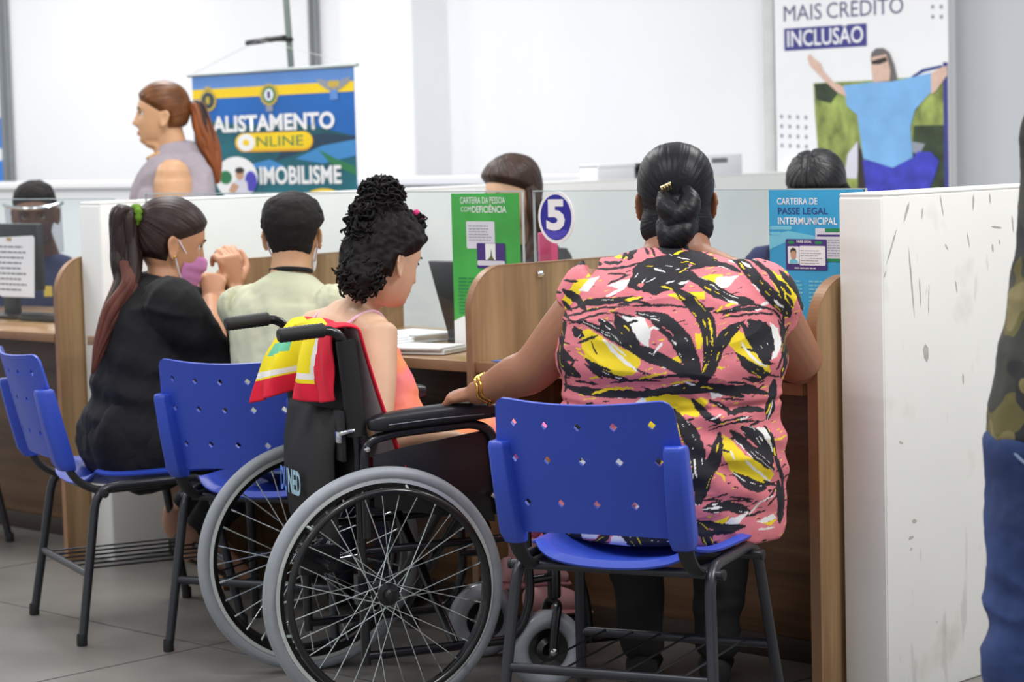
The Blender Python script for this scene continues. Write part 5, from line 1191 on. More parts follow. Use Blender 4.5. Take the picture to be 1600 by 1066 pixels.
# twisted low knot, hair clip, loose wisps
def fwb(*p): return fwH.w(V3(*p))
kn = [([fwb(0.022, -0.100, 0.012), fwb(0.030, -0.125, -0.020), fwb(0.010, -0.138, -0.050), fwb(-0.022, -0.130, -0.070)], [0.016, 0.026, 0.027, 0.018], (1, 0, 0)),
      ([fwb(-0.030, -0.105, 0.005), fwb(-0.022, -0.128, -0.030), fwb(0.014, -0.135, -0.062), fwb(0.036, -0.118, -0.080)], [0.014, 0.024, 0.025, 0.016], (1, 0, 0)),
      ([fwb(0.034, -0.115, -0.055), fwb(0.012, -0.138, -0.085), fwb(-0.018, -0.132, -0.104), fwb(-0.030, -0.112, -0.112)], [0.018, 0.028, 0.026, 0.014], (1, 0, 0)),
      ([fwb(-0.034, -0.118, -0.062), fwb(-0.020, -0.132, -0.095), fwb(0.006, -0.122, -0.125), fwb(0.012, -0.105, -0.128)], [0.016, 0.026, 0.022, 0.010], (1, 0, 0)), ([fwb(0.0, -0.088, -0.02), fwb(0.0, -0.1, -0.07), fwb(0.0, -0.085, -0.10)], [0.04, 0.045, 0.03], (1, 0, 0))]
def knot_disp(co, nr):
    q = co * 1.0; s = q[:, 0] * 260 + q[:, 2] * 330; n = vnoise(np.stack([s, q[:, 2] * 20, q[:, 0] * 20], 1), 12); return co + nr * (0.0010 * n)[:, None]
U(fw, 'hair_knot', MP['hair_black'], kn, 0.003, 2, knot_disp)
g = G()
for k in range(4): tube(g, [fwb(-0.034 + k * 0.006, -0.116, 0.020 + k * 0.003), fwb(-0.032 + k * 0.006, -0.126, 0.013 + k * 0.003), fwb(-0.030 + k * 0.006, -0.116, 0.005 + k * 0.003)], 0.0023, 8)
tube(g, [fwb(-0.036, -0.122, 0.017), fwb(-0.012, -0.122, 0.028)], 0.0028, 8)
rel(g, fw).build('hair_clip', mat('pale_gold', (226, 206, 160), 0.3, metal=0.9), fw)
g = G(); rw = random.Random(3)
for k in range(9):
    a = fwb(0.070 + rw.uniform(-0.006, 0.004), -0.03 + rw.uniform(-0.03, 0.02), rw.uniform(-0.07, 0.05)); o_ = fwH.r * rw.uniform(0.008, 0.022); tube(g, [a, a + o_ + fwH.u * rw.uniform(-0.004, 0.014), a + o_ * 0.9 + fwH.u * rw.uniform(-0.03, 0.03)], 0.0005, 4)
for k in range(40):
    sx = -1 if k % 2 else 1; a = fwb(sx * rw.uniform(0.03, 0.055), -0.062 + rw.uniform(-0.01, 0.015), -0.088 - rw.random() * 0.02); tube(g, [a, a + fwH.u * -0.012 - fwH.f * 0.006, a + fwH.u * -0.026 + fwH.r * rw.uniform(-0.008, 0.008)], 0.0007, 4)
o = rel(g, fw).build('loose_wisps', MP['hair_black'], fw); o['kind'] = 'stuff'
bd = nrm(wl - el); c0 = wl - bd * 0.022; e1 = nrm(np.cross(bd, (0, 0, 1))); e2 = np.cross(bd, e1); g = G()
for q in (0, 0.011):
    ring = [c0 + bd * (q + 0.004 * math.sin(5 * a)) + 0.0365 * (e1 * math.cos(a) + e2 * math.sin(a)) for a in np.linspace(0, 2 * PI, 40)]; tube(g, ring, 0.0028, 8)
rel(g, fw).build('bracelet', MP['gold'], fw)
# ------------------------------------------------------------------ girl in the wheelchair
gl = thing('person', 'girl with curly piled-up hair and a pink strappy top, sitting in the wheelchair', 'person', (-0.30, 5.70, 0))
GS = nrm((0.64, -0.77, 0)); GF = V3(0.77, 0.64, 0)
glH = Head((-0.305, 5.755, 1.055), (0.76, 0.65, -0.30), 0.93)
pel = V3(-0.29, 5.70, 0.57); che = V3(-0.405, 5.745, 0.85)
gsr, gsl = che + V3(0, 0, 0.035) + GS * 0.135, che + V3(0, 0, 0.035) - GS * 0.165
ger = V3(-0.318, 5.535, 0.640); gwr = V3(-0.14, 5.60, 0.622); gel = gsl + V3(0.02, 0.05, -0.26); gwl = V3(-0.10, 5.72, 0.635)
up = [([pel, pel * 0.5 + che * 0.5, che, che + V3(0.012, 0.008, 0.055), che + V3(0.03, 0.01, 0.085)], [(0.125, 0.10), (0.110, 0.085), (0.125, 0.080), (0.105, 0.058), (0.05, 0.045)], GS),
      ([che + V3(0.02, 0.01, 0.03), che + V3(0.038, 0.014, 0.10), glH.c + V3(-0.01, -0.004, -0.03)], [(0.065, 0.052), (0.044, 0.046), (0.045, 0.05)], GS),
      ([gsl + GS * 0.02, che + V3(0.005, 0.004, 0.052), gsr - GS * 0.02], [0.042, 0.046, 0.042], (0, 0, 1)),
      ([gsr, gsr * 0.5 + ger * 0.5, ger, ger * 0.5 + gwr * 0.5, gwr], [0.043, 0.038, 0.033, 0.032, 0.022], GS), ([gsl, gsl * 0.5 + gel * 0.5, gel, gel * 0.5 + gwl * 0.5, gwl], [0.043, 0.038, 0.033, 0.032, 0.022], GS)]
U(gl, 'body', MP['sk_fair'], up + hand_parts(gwr, nrm(V3(0.9, 0.42, -0.02)), (0, 0, -1), -1, 0.45, 0.82) + hand_parts(gwl, nrm(V3(0.85, 0.1, -0.1)), (0, 0, -1), 1, 0.5, 0.82), 0.0042, 5, head=glH)
def tiedye(name):
    m = mat(name, (236, 120, 160), 0.85, bump=0.2, bscale=500); nt = m.node_tree; b = nt.nodes['Principled BSDF']
    tc = nt.nodes.new('ShaderNodeTexCoord'); n = nt.nodes.new('ShaderNodeTexNoise'); n.inputs['Scale'].default_value = 5.5; n.inputs['Detail'].default_value = 1.5; n.inputs['Distortion'].default_value = 0.6
    rp = nt.nodes.new('ShaderNodeValToRGB'); cr = rp.color_ramp; cr.elements[0].position = 0.28; cr.elements[0].color = s2l((226, 120, 190)) + (1,); cr.elements[1].position = 0.72; cr.elements[1].color = s2l((246, 214, 110)) + (1,)
    for ps, c in ((0.42, (240, 120, 160)), (0.52, (246, 140, 110)), (0.62, (248, 168, 96))): e = cr.elements.new(ps); e.color = s2l(c) + (1,)
    nt.links.new(tc.outputs['Object'], n.inputs['Vector']); nt.links.new(n.outputs['Fac'], rp.inputs['Fac']); nt.links.new(rp.outputs['Color'], b.inputs['Base Color']); return m
M['tiedye'] = tiedye('tie_dye_cloth')
mid = pel * 0.45 + che * 0.55
U(gl, 'top', M['tiedye'], [([pel + V3(0, 0, -0.02), pel * 0.6 + che * 0.4, mid + GF * 0.01, che + GF * 0.022 + V3(0, 0, -0.035)], [(0.138, 0.115), (0.120, 0.102), (0.122, 0.098), (0.118, 0.088)], GS, 0.1),
    ([che + GF * 0.075 + V3(0, 0, -0.05) - GS * 0.05, che + GF * 0.085 + V3(0, 0, -0.05) + GS * 0.05], [0.045, 0.045], GS)], 0.005, 4, folds(0.003, (16, 16, 12), 4))
for q, s_ in ((0.085, 1), (-0.085, -1)):
    g = G(); tube(g, catmull([che + GF * 0.085 + GS * q * 0.9 + V3(0, 0, -0.02), che + GF * 0.055 + GS * q * 1.05 + V3(0, 0, 0.05), che + GF * 0.01 + GS * q * 1.1 + V3(0, 0, 0.083), che - GF * 0.05 + GS * q * 0.9 + V3(0, 0, 0.058), che - GF * 0.085 + GS * q * 0.75 + V3(0, 0, 0.0), che - GF * 0.082 + GS * q * 0.6 + V3(0, 0, -0.07)], 6), 0.0042, 8)
    rel(g, gl).build('strap', mat('lilac_strap', (232, 186, 206), 0.7), gl)
GS = nrm((0.42, -0.907, 0)); GF = V3(0.907, 0.42, 0)
kn_r, kn_l = V3(-0.4, 5.655, 0) + GF * 0.50 + GS * 0.10 + V3(0, 0, 0.575), V3(-0.4, 5.655, 0) + GF * 0.50 - GS * 0.10 + V3(0, 0, 0.575)
an_r, an_l = V3(-0.4, 5.655, 0) + GF * 0.42 + GS * 0.075 + V3(0, 0, 0.285), V3(-0.4, 5.655, 0) + GF * 0.56 - GS * 0.085 + V3(0, 0, 0.17)
U(gl, 'trousers', M['tiedye'], [([pel + GS * 0.07 - V3(0, 0, 0.01), pel + GS * 0.08 + GF * 0.2 + V3(0, 0, 0.01), kn_r], [0.095, 0.082, 0.062], GS), ([pel - GS * 0.07, pel - GS * 0.08 + GF * 0.2 + V3(0, 0, 0.01), kn_l], [0.095, 0.082, 0.062], GS),
    ([kn_r, kn_r * 0.5 + an_r * 0.5, an_r + V3(0, 0, 0.08)], [0.055, 0.043, 0.034], GS, 0.1), ([kn_l, kn_l * 0.5 + an_l * 0.5, an_l + V3(0, 0, 0.08)], [0.055, 0.043, 0.034], GS, 0.1)], 0.006, 4, folds(0.005, (14, 14, 14), 6))
pinkshoe = cloth('pale_pink_shoe', (224, 168, 170))
for a in (an_r, an_l):
    U(gl, 'shoe', pinkshoe, [([a - GF * 0.05 + V3(0, 0, -0.01), a + GF * 0.04 + V3(0, 0, -0.02), a + GF * 0.11 + V3(0, 0, -0.045)], [(0.028, 0.032), (0.032, 0.032), (0.028, 0.018)], GS), ([a + V3(0, 0, 0.06), a], [0.036, 0.036], GS)], 0.005, 3)
    g = G(); loft(g, [a - GF * 0.06 + V3(0, 0, -0.05), a + GF * 0.05 + V3(0, 0, -0.052), a + GF * 0.12 + V3(0, 0, -0.060)], [(0.028, 0.010), (0.034, 0.010), (0.028, 0.008)], GS, 16); rel(g, gl).build('sole', mat('pink_sole', (206, 140, 146), 0.6), gl)
eyes(gl, glH); lips(gl, glH, mat('girl_lips', (196, 108, 100), 0.4))
cap(gl, glH, MP['hair_curl'], hairline(-0.050, 0.008, -0.020), lambda p: 0.020 + 0.016 * sstep(0.0, 0.09, -p[:, 1]) * sstep(0.06, -0.04, p[:, 2]), (0.0, -0.03, 0.13), 30, 0.003, 9, 0.006)
def curls(root, H, m, specs, seed, rad=0.0036):
    rnd = random.Random(seed); g = G()
    for (c, ax, n, dirn, ln, hr) in specs:
        for k in range(n):
            v = nrm([rnd.gauss(0, 1), rnd.gauss(0, 1), rnd.gauss(0, 1)]); p = V3(*c) + v * np.array(ax) * (0.72 + 0.3 * rnd.random())
            d = nrm(np.cross(v, [rnd.gauss(0, 1), rnd.gauss(0, 1), rnd.gauss(0, 1)]) + V3(*dirn)); e1 = nrm(np.cross(d, v)); e2 = np.cross(d, e1); L = ln * rnd.uniform(0.6, 1.4); tw = rnd.uniform(1.1, 2.2); r = hr * rnd.uniform(0.6, 1.2); ph = rnd.uniform(0, 6.28); pts = []
            for q in np.linspace(0, 1, 15): pts.append(p + d * L * (q - 0.5) + r * (e1 * math.cos(ph + q * tw * 2 * PI) + e2 * math.sin(ph + q * tw * 2 * PI)))
            w = H.w(np.array(pts)); R = rad * rnd.uniform(0.6, 1.3)
            tube(g, w, [R * (0.35 + 0.65 * math.sin(PI * (0.12 + 0.76 * i / 14))) for i in range(15)], 5)
    o = rel(g, root).build('curls', m, root, angle=180); o['kind'] = 'stuff'; return o
U(gl, 'hair_bun', MP['hair_curl'], [([glH.w(V3(0.0, -0.03, 0.105)), glH.w(V3(0.0, -0.055, 0.145)), glH.w(V3(0.0, -0.065, 0.185))], [0.055, 0.050, 0.030], (1, 0, 0)), ([glH.w(V3(0.0, 0.0, 0.115)), glH.w(V3(0.0, 0.055, 0.095))], [0.045, 0.03], (1, 0, 0)),
    ([glH.w(V3(0.02, -0.075, -0.02)), glH.w(V3(0.025, -0.088, -0.06)), glH.w(V3(0.02, -0.088, -0.095))], [(0.05, 0.035), (0.06, 0.042), (0.05, 0.03)], GS)], 0.004, 2, lambda co, nr: co + nr * (0.006 * vnoise(co * 70, 3) + 0.003 * vnoise(co * 150, 4))[:, None])
curls(gl, glH, MP['hair_curl'], [((0, -0.055, 0.155), (0.058, 0.056, 0.048), 190, (0, 0, 0), 0.045, 0.011), ((0, -0.105, 0.105), (0.030, 0.026, 0.030), 50, (0, 0, 0), 0.04, 0.011), ((0, 0.03, 0.112), (0.058, 0.060, 0.028), 110, (0, 0.2, 0), 0.035, 0.008), ((0.0, -0.06, 0.06), (0.078, 0.075, 0.06), 150, (0, 0, -0.8), 0.06, 0.007),
    ((0.020, -0.085, -0.065), (0.068, 0.050, 0.050), 170, (0, 0, -0.9), 0.05, 0.009), ((0.0, -0.04, 0.0), (0.080, 0.085, 0.07), 60, (0, 0, -0.8), 0.05, 0.005)], 21)
g = G(); ball(g, glH.w(V3(0.03, 0.062, 0.128)), 0.011, 8, sc=(1, 0.7, 0.9)); ball(g, glH.w(V3(0.05, 0.03, 0.135)), 0.009, 8); rel(g, gl).build('hair_tie', mat('magenta_hair_tie', (214, 50, 120), 0.5), gl)

# ------------------------------------------------------------------ woman in black with the pink mask
bw = thing('person', 'woman in black with a ponytail, green hair tie and pink face mask', 'person', (-1.05, 6.64, 0))
BS = nrm((0.45, -0.89, 0)); BF = V3(0.89, 0.45, 0)
bwH = Head((-0.972, 6.70, 1.075), (0.88, 0.40, -0.26), 1.02)
bp_, bc = V3(-1.075, 6.63, 0.52), V3(-1.015, 6.66, 0.86)
bsr, bsl = V3(-0.945, 6.50, 0.905), V3(-1.06, 6.83, 0.905); ber, bel = V3(-0.845, 6.58, 0.735), V3(-0.80, 6.98, 0.812); bwr, bwl = V3(-0.880, 6.83, 0.89), V3(-0.822, 6.93, 0.925)
U(bw, 'body', MP['sk_tan'], [([bc + V3(0, 0, -0.1), bc + V3(0.015, 0.01, 0.05), bc + V3(0.03, 0.02, 0.115), bwH.c + V3(-0.01, -0.004, -0.03)], [(0.15, 0.11), (0.10, 0.075), (0.056, 0.056), (0.052, 0.058)], BS),
    ([bel, bel * 0.5 + bwl * 0.5, bwl], [0.045, 0.041, 0.028], BS), ([ber, ber * 0.5 + bwr * 0.5, bwr], [0.046, 0.041, 0.028], BS)] + hand_parts(bwl, nrm(V3(-0.08, -0.10, 0.99)), (-0.55, 0.83, -0.1), -1, 1.0, 1.08, 1.0) + hand_parts(bwr, nrm(V3(0.1, 0.45, 0.85)), (-0.3, 0.9, -0.4), -1, 1.1, 1.0), 0.0042, 4, head=bwH)
def bw_disp(co, nr):
    z = co[:, 2]; d = 0.006 * np.sin((z + 0.25 * co[:, 0]) * 60) * np.exp(-((z - 0.66) / 0.12) ** 2); return folds(0.006, (9, 9, 14), 15)(co + nr * d[:, None], nr)
U(bw, 'shirt', MP['black_cloth'], [([bp_ + V3(-0.005, 0, -0.06), bp_ + V3(0, 0, 0.03), V3(-1.062, 6.635, 0.64), V3(-1.045, 6.645, 0.75), bc, bc + V3(0.015, 0.01, 0.06), bc + V3(0.03, 0.018, 0.105)], [(0.19, 0.145), (0.195, 0.15), (0.185, 0.138), (0.185, 0.138), (0.18, 0.132), (0.15, 0.105), (0.085, 0.075)], BS, 0.1),
    ([bsr - BS * 0.05, bsr, bsr * 0.45 + ber * 0.55, ber + (ber - bsr) * 0.12], [0.072, 0.078, 0.072, 0.062], BS, 0.15), ([bsl + BS * 0.05, bsl, bsl * 0.4 + bel * 0.6, bel * 0.92 + bsl * 0.08], [0.072, 0.078, 0.068, 0.058], BS, 0.15)], 0.006, 4, bw_disp)
bk = [bp_ + BF * 0.40 + BS * 0.09 + V3(0, 0, 0.01), bp_ + BF * 0.42 - BS * 0.10 + V3(0, 0, 0.01)]; ba = [V3(-0.93, 6.78, 0.20), V3(-0.99, 6.92, 0.24)]
U(bw, 'trousers', MP['dark_trouser'], [([bp_ - BS * 0.1, bp_ + BS * 0.1], [0.15, 0.15], (0, 0, 1))] + [q for s_, k_, a_ in ((1, bk[0], ba[0]), (-1, bk[1], ba[1])) for q in (([bp_ + BS * 0.09 * s_, bp_ + BS * 0.095 * s_ + BF * 0.22, k_], [0.12, 0.10, 0.08], BS), ([k_, k_ * 0.5 + a_ * 0.5, a_ + V3(0, 0, 0.03)], [0.08, 0.068, 0.045], BS, 0.2))], 0.007, 4, folds(0.006, (12, 12, 12), 7))
tan = cloth('tan_suede_shoe', (168, 126, 106))
for a in ba:
    U(bw, 'shoe', tan, [([a + V3(-0.02, -0.01, 0.03), a + V3(-0.015, -0.005, -0.02), a + BF * 0.04 + V3(0, 0, -0.05), a + BF * 0.14 + V3(0, 0, -0.13)], [(0.042, 0.046), (0.046, 0.052), (0.046, 0.044), (0.040, 0.026)], BS)], 0.005, 3)
    g = G(); loft(g, [a - BF * 0.04 + V3(0, 0, -0.055), a + BF * 0.04 + V3(0, 0, -0.095), a + BF * 0.15 + V3(0, 0, -0.16)], [(0.034, 0.008), (0.042, 0.008), (0.036, 0.008)], BS, 14); rel(g, bw).build('sole', mat('dark_sole', (52, 40, 36), 0.7), bw)
eyes(bw, bwH)
cap(bw, bwH, MP['sleek_brown'], hairline(-0.055, 0.006, -0.018), 0.013, (0.0, -0.108, 0.045), 50, 0.0012, 5)
tie = bwH.w(V3(0.0, -0.112, 0.050))
g = G(); n_, m_ = 26, 12; ax_ = nrm(bwH.w(V3(0, -0.2, 0.03)) - bwH.w(V3(0, -0.1, 0.05))); e1 = nrm(np.cross(ax_, (0, 0, 1))); e2 = np.cross(ax_, e1); V = []
for k in range(n_):
    a = 2 * PI * k / n_; rr = 0.013 * (1 + 0.25 * math.sin(9 * a))
    for j in range(m_): b = 2 * PI * j / m_; V.append(tie + (0.022 + rr * math.cos(b)) * (e1 * math.cos(a) + e2 * math.sin(a)) + ax_ * rr * math.sin(b) * 0.9)
g.add(V, [(k * m_ + j, k * m_ + (j + 1) % m_, ((k + 1) % n_) * m_ + (j + 1) % m_, ((k + 1) % n_) * m_ + j) for k in range(n_) for j in range(m_)])
rel(g, bw).build('hair_tie', cloth('green_scrunchie', (98, 140, 30)), bw, angle=180)
pt = [tie - ax_ * 0.01, tie + ax_ * 0.035 + V3(0, 0, 0.005), V3(-1.088, 6.645, 1.07), V3(-1.085, 6.625, 1.01), V3(-1.085, 6.60, 0.955), V3(-1.125, 6.57, 0.88), V3(-1.160, 6.55, 0.79)]
B1 = lock_bundle(pt, [0.016, 0.032, 0.040, 0.040, 0.034, 0.026, 0.012], 40, 5); strands(bw, 'ponytail', MP['hair_brown'], B1)
B2 = lock_bundle(pt[3:] + [V3(-1.18, 6.53, 0.72)], [0.030, 0.034, 0.026, 0.016, 0.006], 9, 8, 1.0); strands(bw, 'hair_tips', MP['hair_auburn'], B2)
# mask with its ear loops, ear stud
MP['mask'] = cloth('pink_mask', (206, 132, 186))
g = G(); nz_, nx_ = 16, 21
for j in range(nz_):
    q = j / (nz_ - 1)
    for i in range(nx_):
        a = -1 + 2 * i / (nx_ - 1); zz = -0.022 - 0.084 * q; X = 0.062 * a * (1 - 0.12 * abs(q - 0.4)); pk = 0.026 * math.exp(-((q - 0.25) / 0.35) ** 2) + 0.012 * math.exp(-((q - 0.85) / 0.25) ** 2)
        Y = 0.094 + pk * (1 - a * a) - 0.052 * a ** 2 - 0.010 * a ** 4 + 0.0015 * math.sin(q * 20); g.v.append(tuple(bwH.w(V3(X, Y, zz))))
g.f = [(j * nx_ + i, j * nx_ + i + 1, j * nx_ + nx_ + i + 1, j * nx_ + nx_ + i) for j in range(nz_ - 1) for i in range(nx_ - 1)]; g.mi = [0] * len(g.f)
mk_ = rel(g, bw).build('face_mask', MP['mask'], bw, angle=180, solid=0.0016)
for sx in (-1, 1):
    for (za, zb) in ((-0.026, 0.010), (-0.098, -0.036)):
        g = G(); tube(g, catmull([bwH.w(V3(sx * 0.0605, 0.038, za)), bwH.w(V3(sx * 0.0715, 0.020, za * 0.6 + zb * 0.4)), bwH.w(V3(sx * 0.0785, -0.002, zb))], 5), 0.0022, 8); rel(g, bw).build('ear_loop', mat('white_elastic', (222, 218, 228), 0.7), bw)
g = G(); ball(g, bwH.w(V3(0.083, -0.004, -0.040)), 0.0052, 10); rel(g, bw).build('ear_stud', MP['gold'], bw)

# ------------------------------------------------------------------ man in the pale shirt
mn = thing('person', 'man with short black hair in a pale sage shirt, seen from behind', 'person', (-0.58, 6.32, 0))
NS = nrm((0.90, -0.42, 0)); NF = V3(0.42, 0.90, 0)
mnH = Head((-0.597, 6.46, 1.098), (0.06, 1.0, -0.12), 0.90)
mp_, mc = V3(-0.585, 6.30, 0.53), V3(-0.615, 6.40, 0.862); msr, msl = mc + NS * 0.150 + V3(0, 0, 0.040), mc - NS * 0.150 + V3(0, 0, 0.040)
mer, mel = V3(-0.37, 6.50, 0.775), V3(-0.735, 6.62, 0.79); mwr, mwl = V3(-0.42, 6.72, 0.80), V3(-0.62, 6.84, 0.80)
U(mn, 'body', MP['sk_olive'], [([mc, mc + V3(0.008, 0.02, 0.09), mc + V3(0.012, 0.04, 0.15), mnH.c + V3(0, -0.012, -0.03)], [(0.13, 0.09), (0.07, 0.06), (0.056, 0.056), (0.056, 0.058)], NS),
    ([mer, mwr], [0.042, 0.03], NS), ([mel, mwl], [0.042, 0.03], NS)] + hand_parts(mwr, nrm(V3(-0.4, 0.9, -0.1)), (0, 0, -1), -1, 0.3) + hand_parts(mwl, nrm(V3(0.4, 0.9, -0.1)), (0, 0, -1), 1, 0.3), 0.005, 4, head=mnH)
U(mn, 'shirt', MP['sage'], [([mp_ + V3(0, 0, -0.05), mp_ + V3(0, 0, 0.03), mp_ * 0.5 + mc * 0.5, mc, mc + V3(0.004, 0.012, 0.06), mc + V3(0.010, 0.03, 0.118)], [(0.165, 0.12), (0.168, 0.125), (0.172, 0.12), (0.172, 0.112), (0.145, 0.088), (0.066, 0.062)], NS, 0.1),
    ([msr - NS * 0.05, msr, msr * 0.5 + mer * 0.5, mer * 0.85 + msr * 0.15], [0.054, 0.060, 0.060, 0.058], NS, 0.15), ([msl + NS * 0.05, msl, msl * 0.5 + mel * 0.5, mel * 0.85 + msl * 0.15], [0.054, 0.060, 0.060, 0.058], NS, 0.15)], 0.006, 4, folds(0.007, (9, 9, 6), 23))
g = G(); ring = [mc + V3(0.011, 0.036, 0.136) + NS * 0.062 * math.cos(a) + V3(0.1, 1.0, -0.15) * 0.060 * math.sin(a) for a in np.linspace(0, 2 * PI, 36)]; tube(g, ring, 0.0065, 10); rel(g, mn).build('collar', MP['black_cloth'], mn)
mk2 = [mp_ + NF * 0.38 + NS * 0.09, mp_ + NF * 0.38 - NS * 0.09]; ma = [V3(-0.36, 6.60, 0.09), V3(-0.52, 6.68, 0.09)]
U(mn, 'trousers', cloth('dark_blue_jeans', (40, 46, 66)), [q for s_, k_, a_ in ((1, mk2[0], ma[0]), (-1, mk2[1], ma[1])) for q in (([mp_ + NS * 0.07 * s_ - V3(0, 0, 0.01), k_], [0.10, 0.07], NS), ([k_, a_], [0.07, 0.045], NS, 0.2))], 0.007, 4, folds(0.005, (12, 12, 12), 9))
for a in ma: U(mn, 'shoe', MP['dark_trouser'], [([a + V3(0, -0.03, -0.04), a + NF * 0.06 + V3(0, 0, -0.045), a + NF * 0.16 + V3(0, 0, -0.06)], [(0.036, 0.038), (0.042, 0.038), (0.038, 0.024)], NS)], 0.006, 3)
cap(mn, mnH, MP['hair_short'], lambda x, y, z: np.maximum(0.9 * z - 0.45 * y - 0.012, np.minimum(-y - 0.026, z + 0.066 + 0.1 * np.abs(x))), lambda p: 0.003 + 0.019 * sstep(-0.06, 0.04, p[:, 2]) - 0.006 * sstep(0.08, 0.115, p[:, 2]), (0.0, 0.0, 0.13), 40, 0.0010, 6, 0.0022)
for sx in (-1, 1):
    g = G(); tube(g, catmull([mnH.w(V3(sx * 0.078, -0.020, 0.006)), mnH.w(V3(sx * 0.0765, -0.014, -0.035)), mnH.w(V3(sx * 0.070, 0.01, -0.06)), mnH.w(V3(sx * 0.062, 0.04, -0.08))], 5), 0.0024, 8); rel(g, mn).build('mask_loop', mat('pale_mask_loop', (222, 214, 230), 0.7), mn)
g = G(); loft(g, [mnH.w(V3(-0.058, 0.045, -0.07)), mnH.w(V3(0, 0.105, -0.065)), mnH.w(V3(0.058, 0.045, -0.07))], [(0.04, 0.008), (0.045, 0.010), (0.04, 0.008)], mnH.u, 16, 6); rel(g, mn).build('face_mask', cloth('white_mask', (228, 226, 234)), mn)
eyes(mn, mnH)

# ------------------------------------------------------------------ standing woman in the grey blouse
sw = thing('person', 'standing woman in a mauve-grey cold-shoulder blouse, in profile before the banner', 'person', (-1.27, 9.0, 0))
WS = nrm((0.10, 1.0, 0)); WF = V3(-1.0, 0.10, 0)
swH = Head((-1.318, 9.0, 1.478), (-1.0, -0.10, 0.03), 1.0)
wc_, wp = V3(-1.27, 9.0, 1.20), V3(-1.24, 9.0, 0.92); wsr, wsl = V3(-1.245, 9.165, 1.262), V3(-1.262, 8.835, 1.262); we_ = V3(-1.25, 8.80, 1.0), V3(-1.23, 9.20, 1.0); ww = V3(-1.32, 8.80, 0.78), V3(-1.30, 9.2, 0.78)
U(sw, 'body', MP['sk_olive'], [([wc_ + V3(0, 0, -0.1), wc_ + V3(0.005, 0, 0.06), wc_ + V3(-0.01, 0, 0.13), swH.c + V3(0.012, 0, -0.06), swH.c + V3(0.0, 0, -0.02)], [(0.14, 0.10), (0.11, 0.08), (0.062, 0.062), (0.058, 0.064), (0.052, 0.06)], WS), ([swH.w(V3(0, 0.055, -0.108)), swH.w(V3(0, 0.01, -0.118)), wc_ + V3(-0.045, 0, 0.11)], [(0.035, 0.018), (0.045, 0.03), (0.05, 0.03)], WS)]
    + [q for s_, e_, w_ in ((wsl, we_[0], ww[0]), (wsr, we_[1], ww[1])) for q in (([s_ + V3(0, 0, -0.015), s_ + V3(0, 0, -0.05), s_ * 0.5 + e_ * 0.5, e_], [0.066, 0.074, 0.070, 0.052], WS, 0.95), ([e_, w_], [0.048, 0.030], WS))] + hand_parts(ww[0], (-0.2, 0.0, -1), (0.1, 1, 0), 1, 0.4) + hand_parts(ww[1], (-0.2, 0.0, -1), (0.1, -1, 0), -1, 0.4) + [([V3(-1.24, 8.92, 0.5), V3(-1.24, 8.92, 0.1)], [0.07, 0.04], WS), ([V3(-1.24, 9.08, 0.5), V3(-1.24, 9.08, 0.1)], [0.07, 0.04], WS)], 0.0052, 4, head=swH)
U(sw, 'blouse', MP['grey_blouse'], [([wp + V3(0, 0, -0.12), wp, V3(-1.27, 9, 1.08), V3(-1.295, 9, 1.17), V3(-1.275, 9, 1.25), V3(-1.262, 9.0, 1.30), V3(-1.262, 9.0, 1.335), V3(-1.265, 9.0, 1.362)], [(0.21, 0.17), (0.20, 0.165), (0.185, 0.165), (0.18, 0.155), (0.182, 0.120), (0.165, 0.095), (0.105, 0.084), (0.074, 0.074)], WS, 0.1),
    ([V3(-1.205, 8.93, 1.30), V3(-1.175, 8.89, 1.21), V3(-1.175, 8.83, 1.10)], [0.05, 0.062, 0.07], WS), ([V3(-1.345, 8.86, 1.17), V3(-1.36, 8.84, 1.10)], [0.05, 0.06], WS), ([V3(-1.265, 8.79, 1.155), V3(-1.25, 8.785, 1.06)], [0.082, 0.086], WS, 0.1), ([V3(-1.24, 9.19, 1.24), V3(-1.24, 9.2, 1.05)], [0.082, 0.08], WS, 0.1)], 0.006, 4, folds(0.006, (10, 10, 8), 27))
U(sw, 'trousers', MP['dark_trouser'], [([V3(-1.24, 8.92, 0.85), V3(-1.24, 8.92, 0.08)], [0.11, 0.06], WS, 0.1), ([V3(-1.24, 9.08, 0.85), V3(-1.24, 9.08, 0.08)], [0.11, 0.06], WS, 0.1)], 0.01, 3)
for y in (8.92, 9.08): U(sw, 'shoe', MP['dark_trouser'], [([V3(-1.22, y, 0.045), V3(-1.30, y, 0.045), V3(-1.42, y, 0.03)], [(0.036, 0.045), (0.042, 0.04), (0.036, 0.024)], WS)], 0.008, 3)
g = G(); tube(g, [wc_ + V3(-0.02, 0, 0.135) + WS * 0.078 * math.cos(a) + V3(-1, 0, -0.30) * 0.085 * math.sin(a) for a in np.linspace(0, 2 * PI, 32)], 0.009, 8); rel(g, sw).build('trim', mat('orange_blue_trim', (206, 150, 70), 0.7, vary=0.7, nscale=30), sw)
cap(sw, swH, MP['sleek_red'], hairline(-0.050, 0.005, -0.026), 0.013, (0.0, -0.108, 0.02), 46, 0.0014, 7)
wt = swH.w(V3(0, -0.112, 0.028)); pt = [wt + V3(-0.02, 0, 0), wt + V3(0.02, 0, 0.0), V3(-1.165, 9.0, 1.43), V3(-1.145, 9.0, 1.36), V3(-1.13, 9.0, 1.28), V3(-1.115, 9.0, 1.21)]
strands(sw, 'ponytail', MP['hair_redtip'], lock_bundle(pt, [0.018, 0.028, 0.034, 0.036, 0.030, 0.012], 34, 15)); strands(sw, 'ponytail_dark_locks', MP['hair_brown'], lock_bundle(pt[:-1], [0.016, 0.027, 0.032, 0.030, 0.016], 14, 16))  # dark brown locks run through the copper ones
eyes(sw, swH); lips(sw, swH, mat('woman_lips', (184, 122, 98), 0.45))

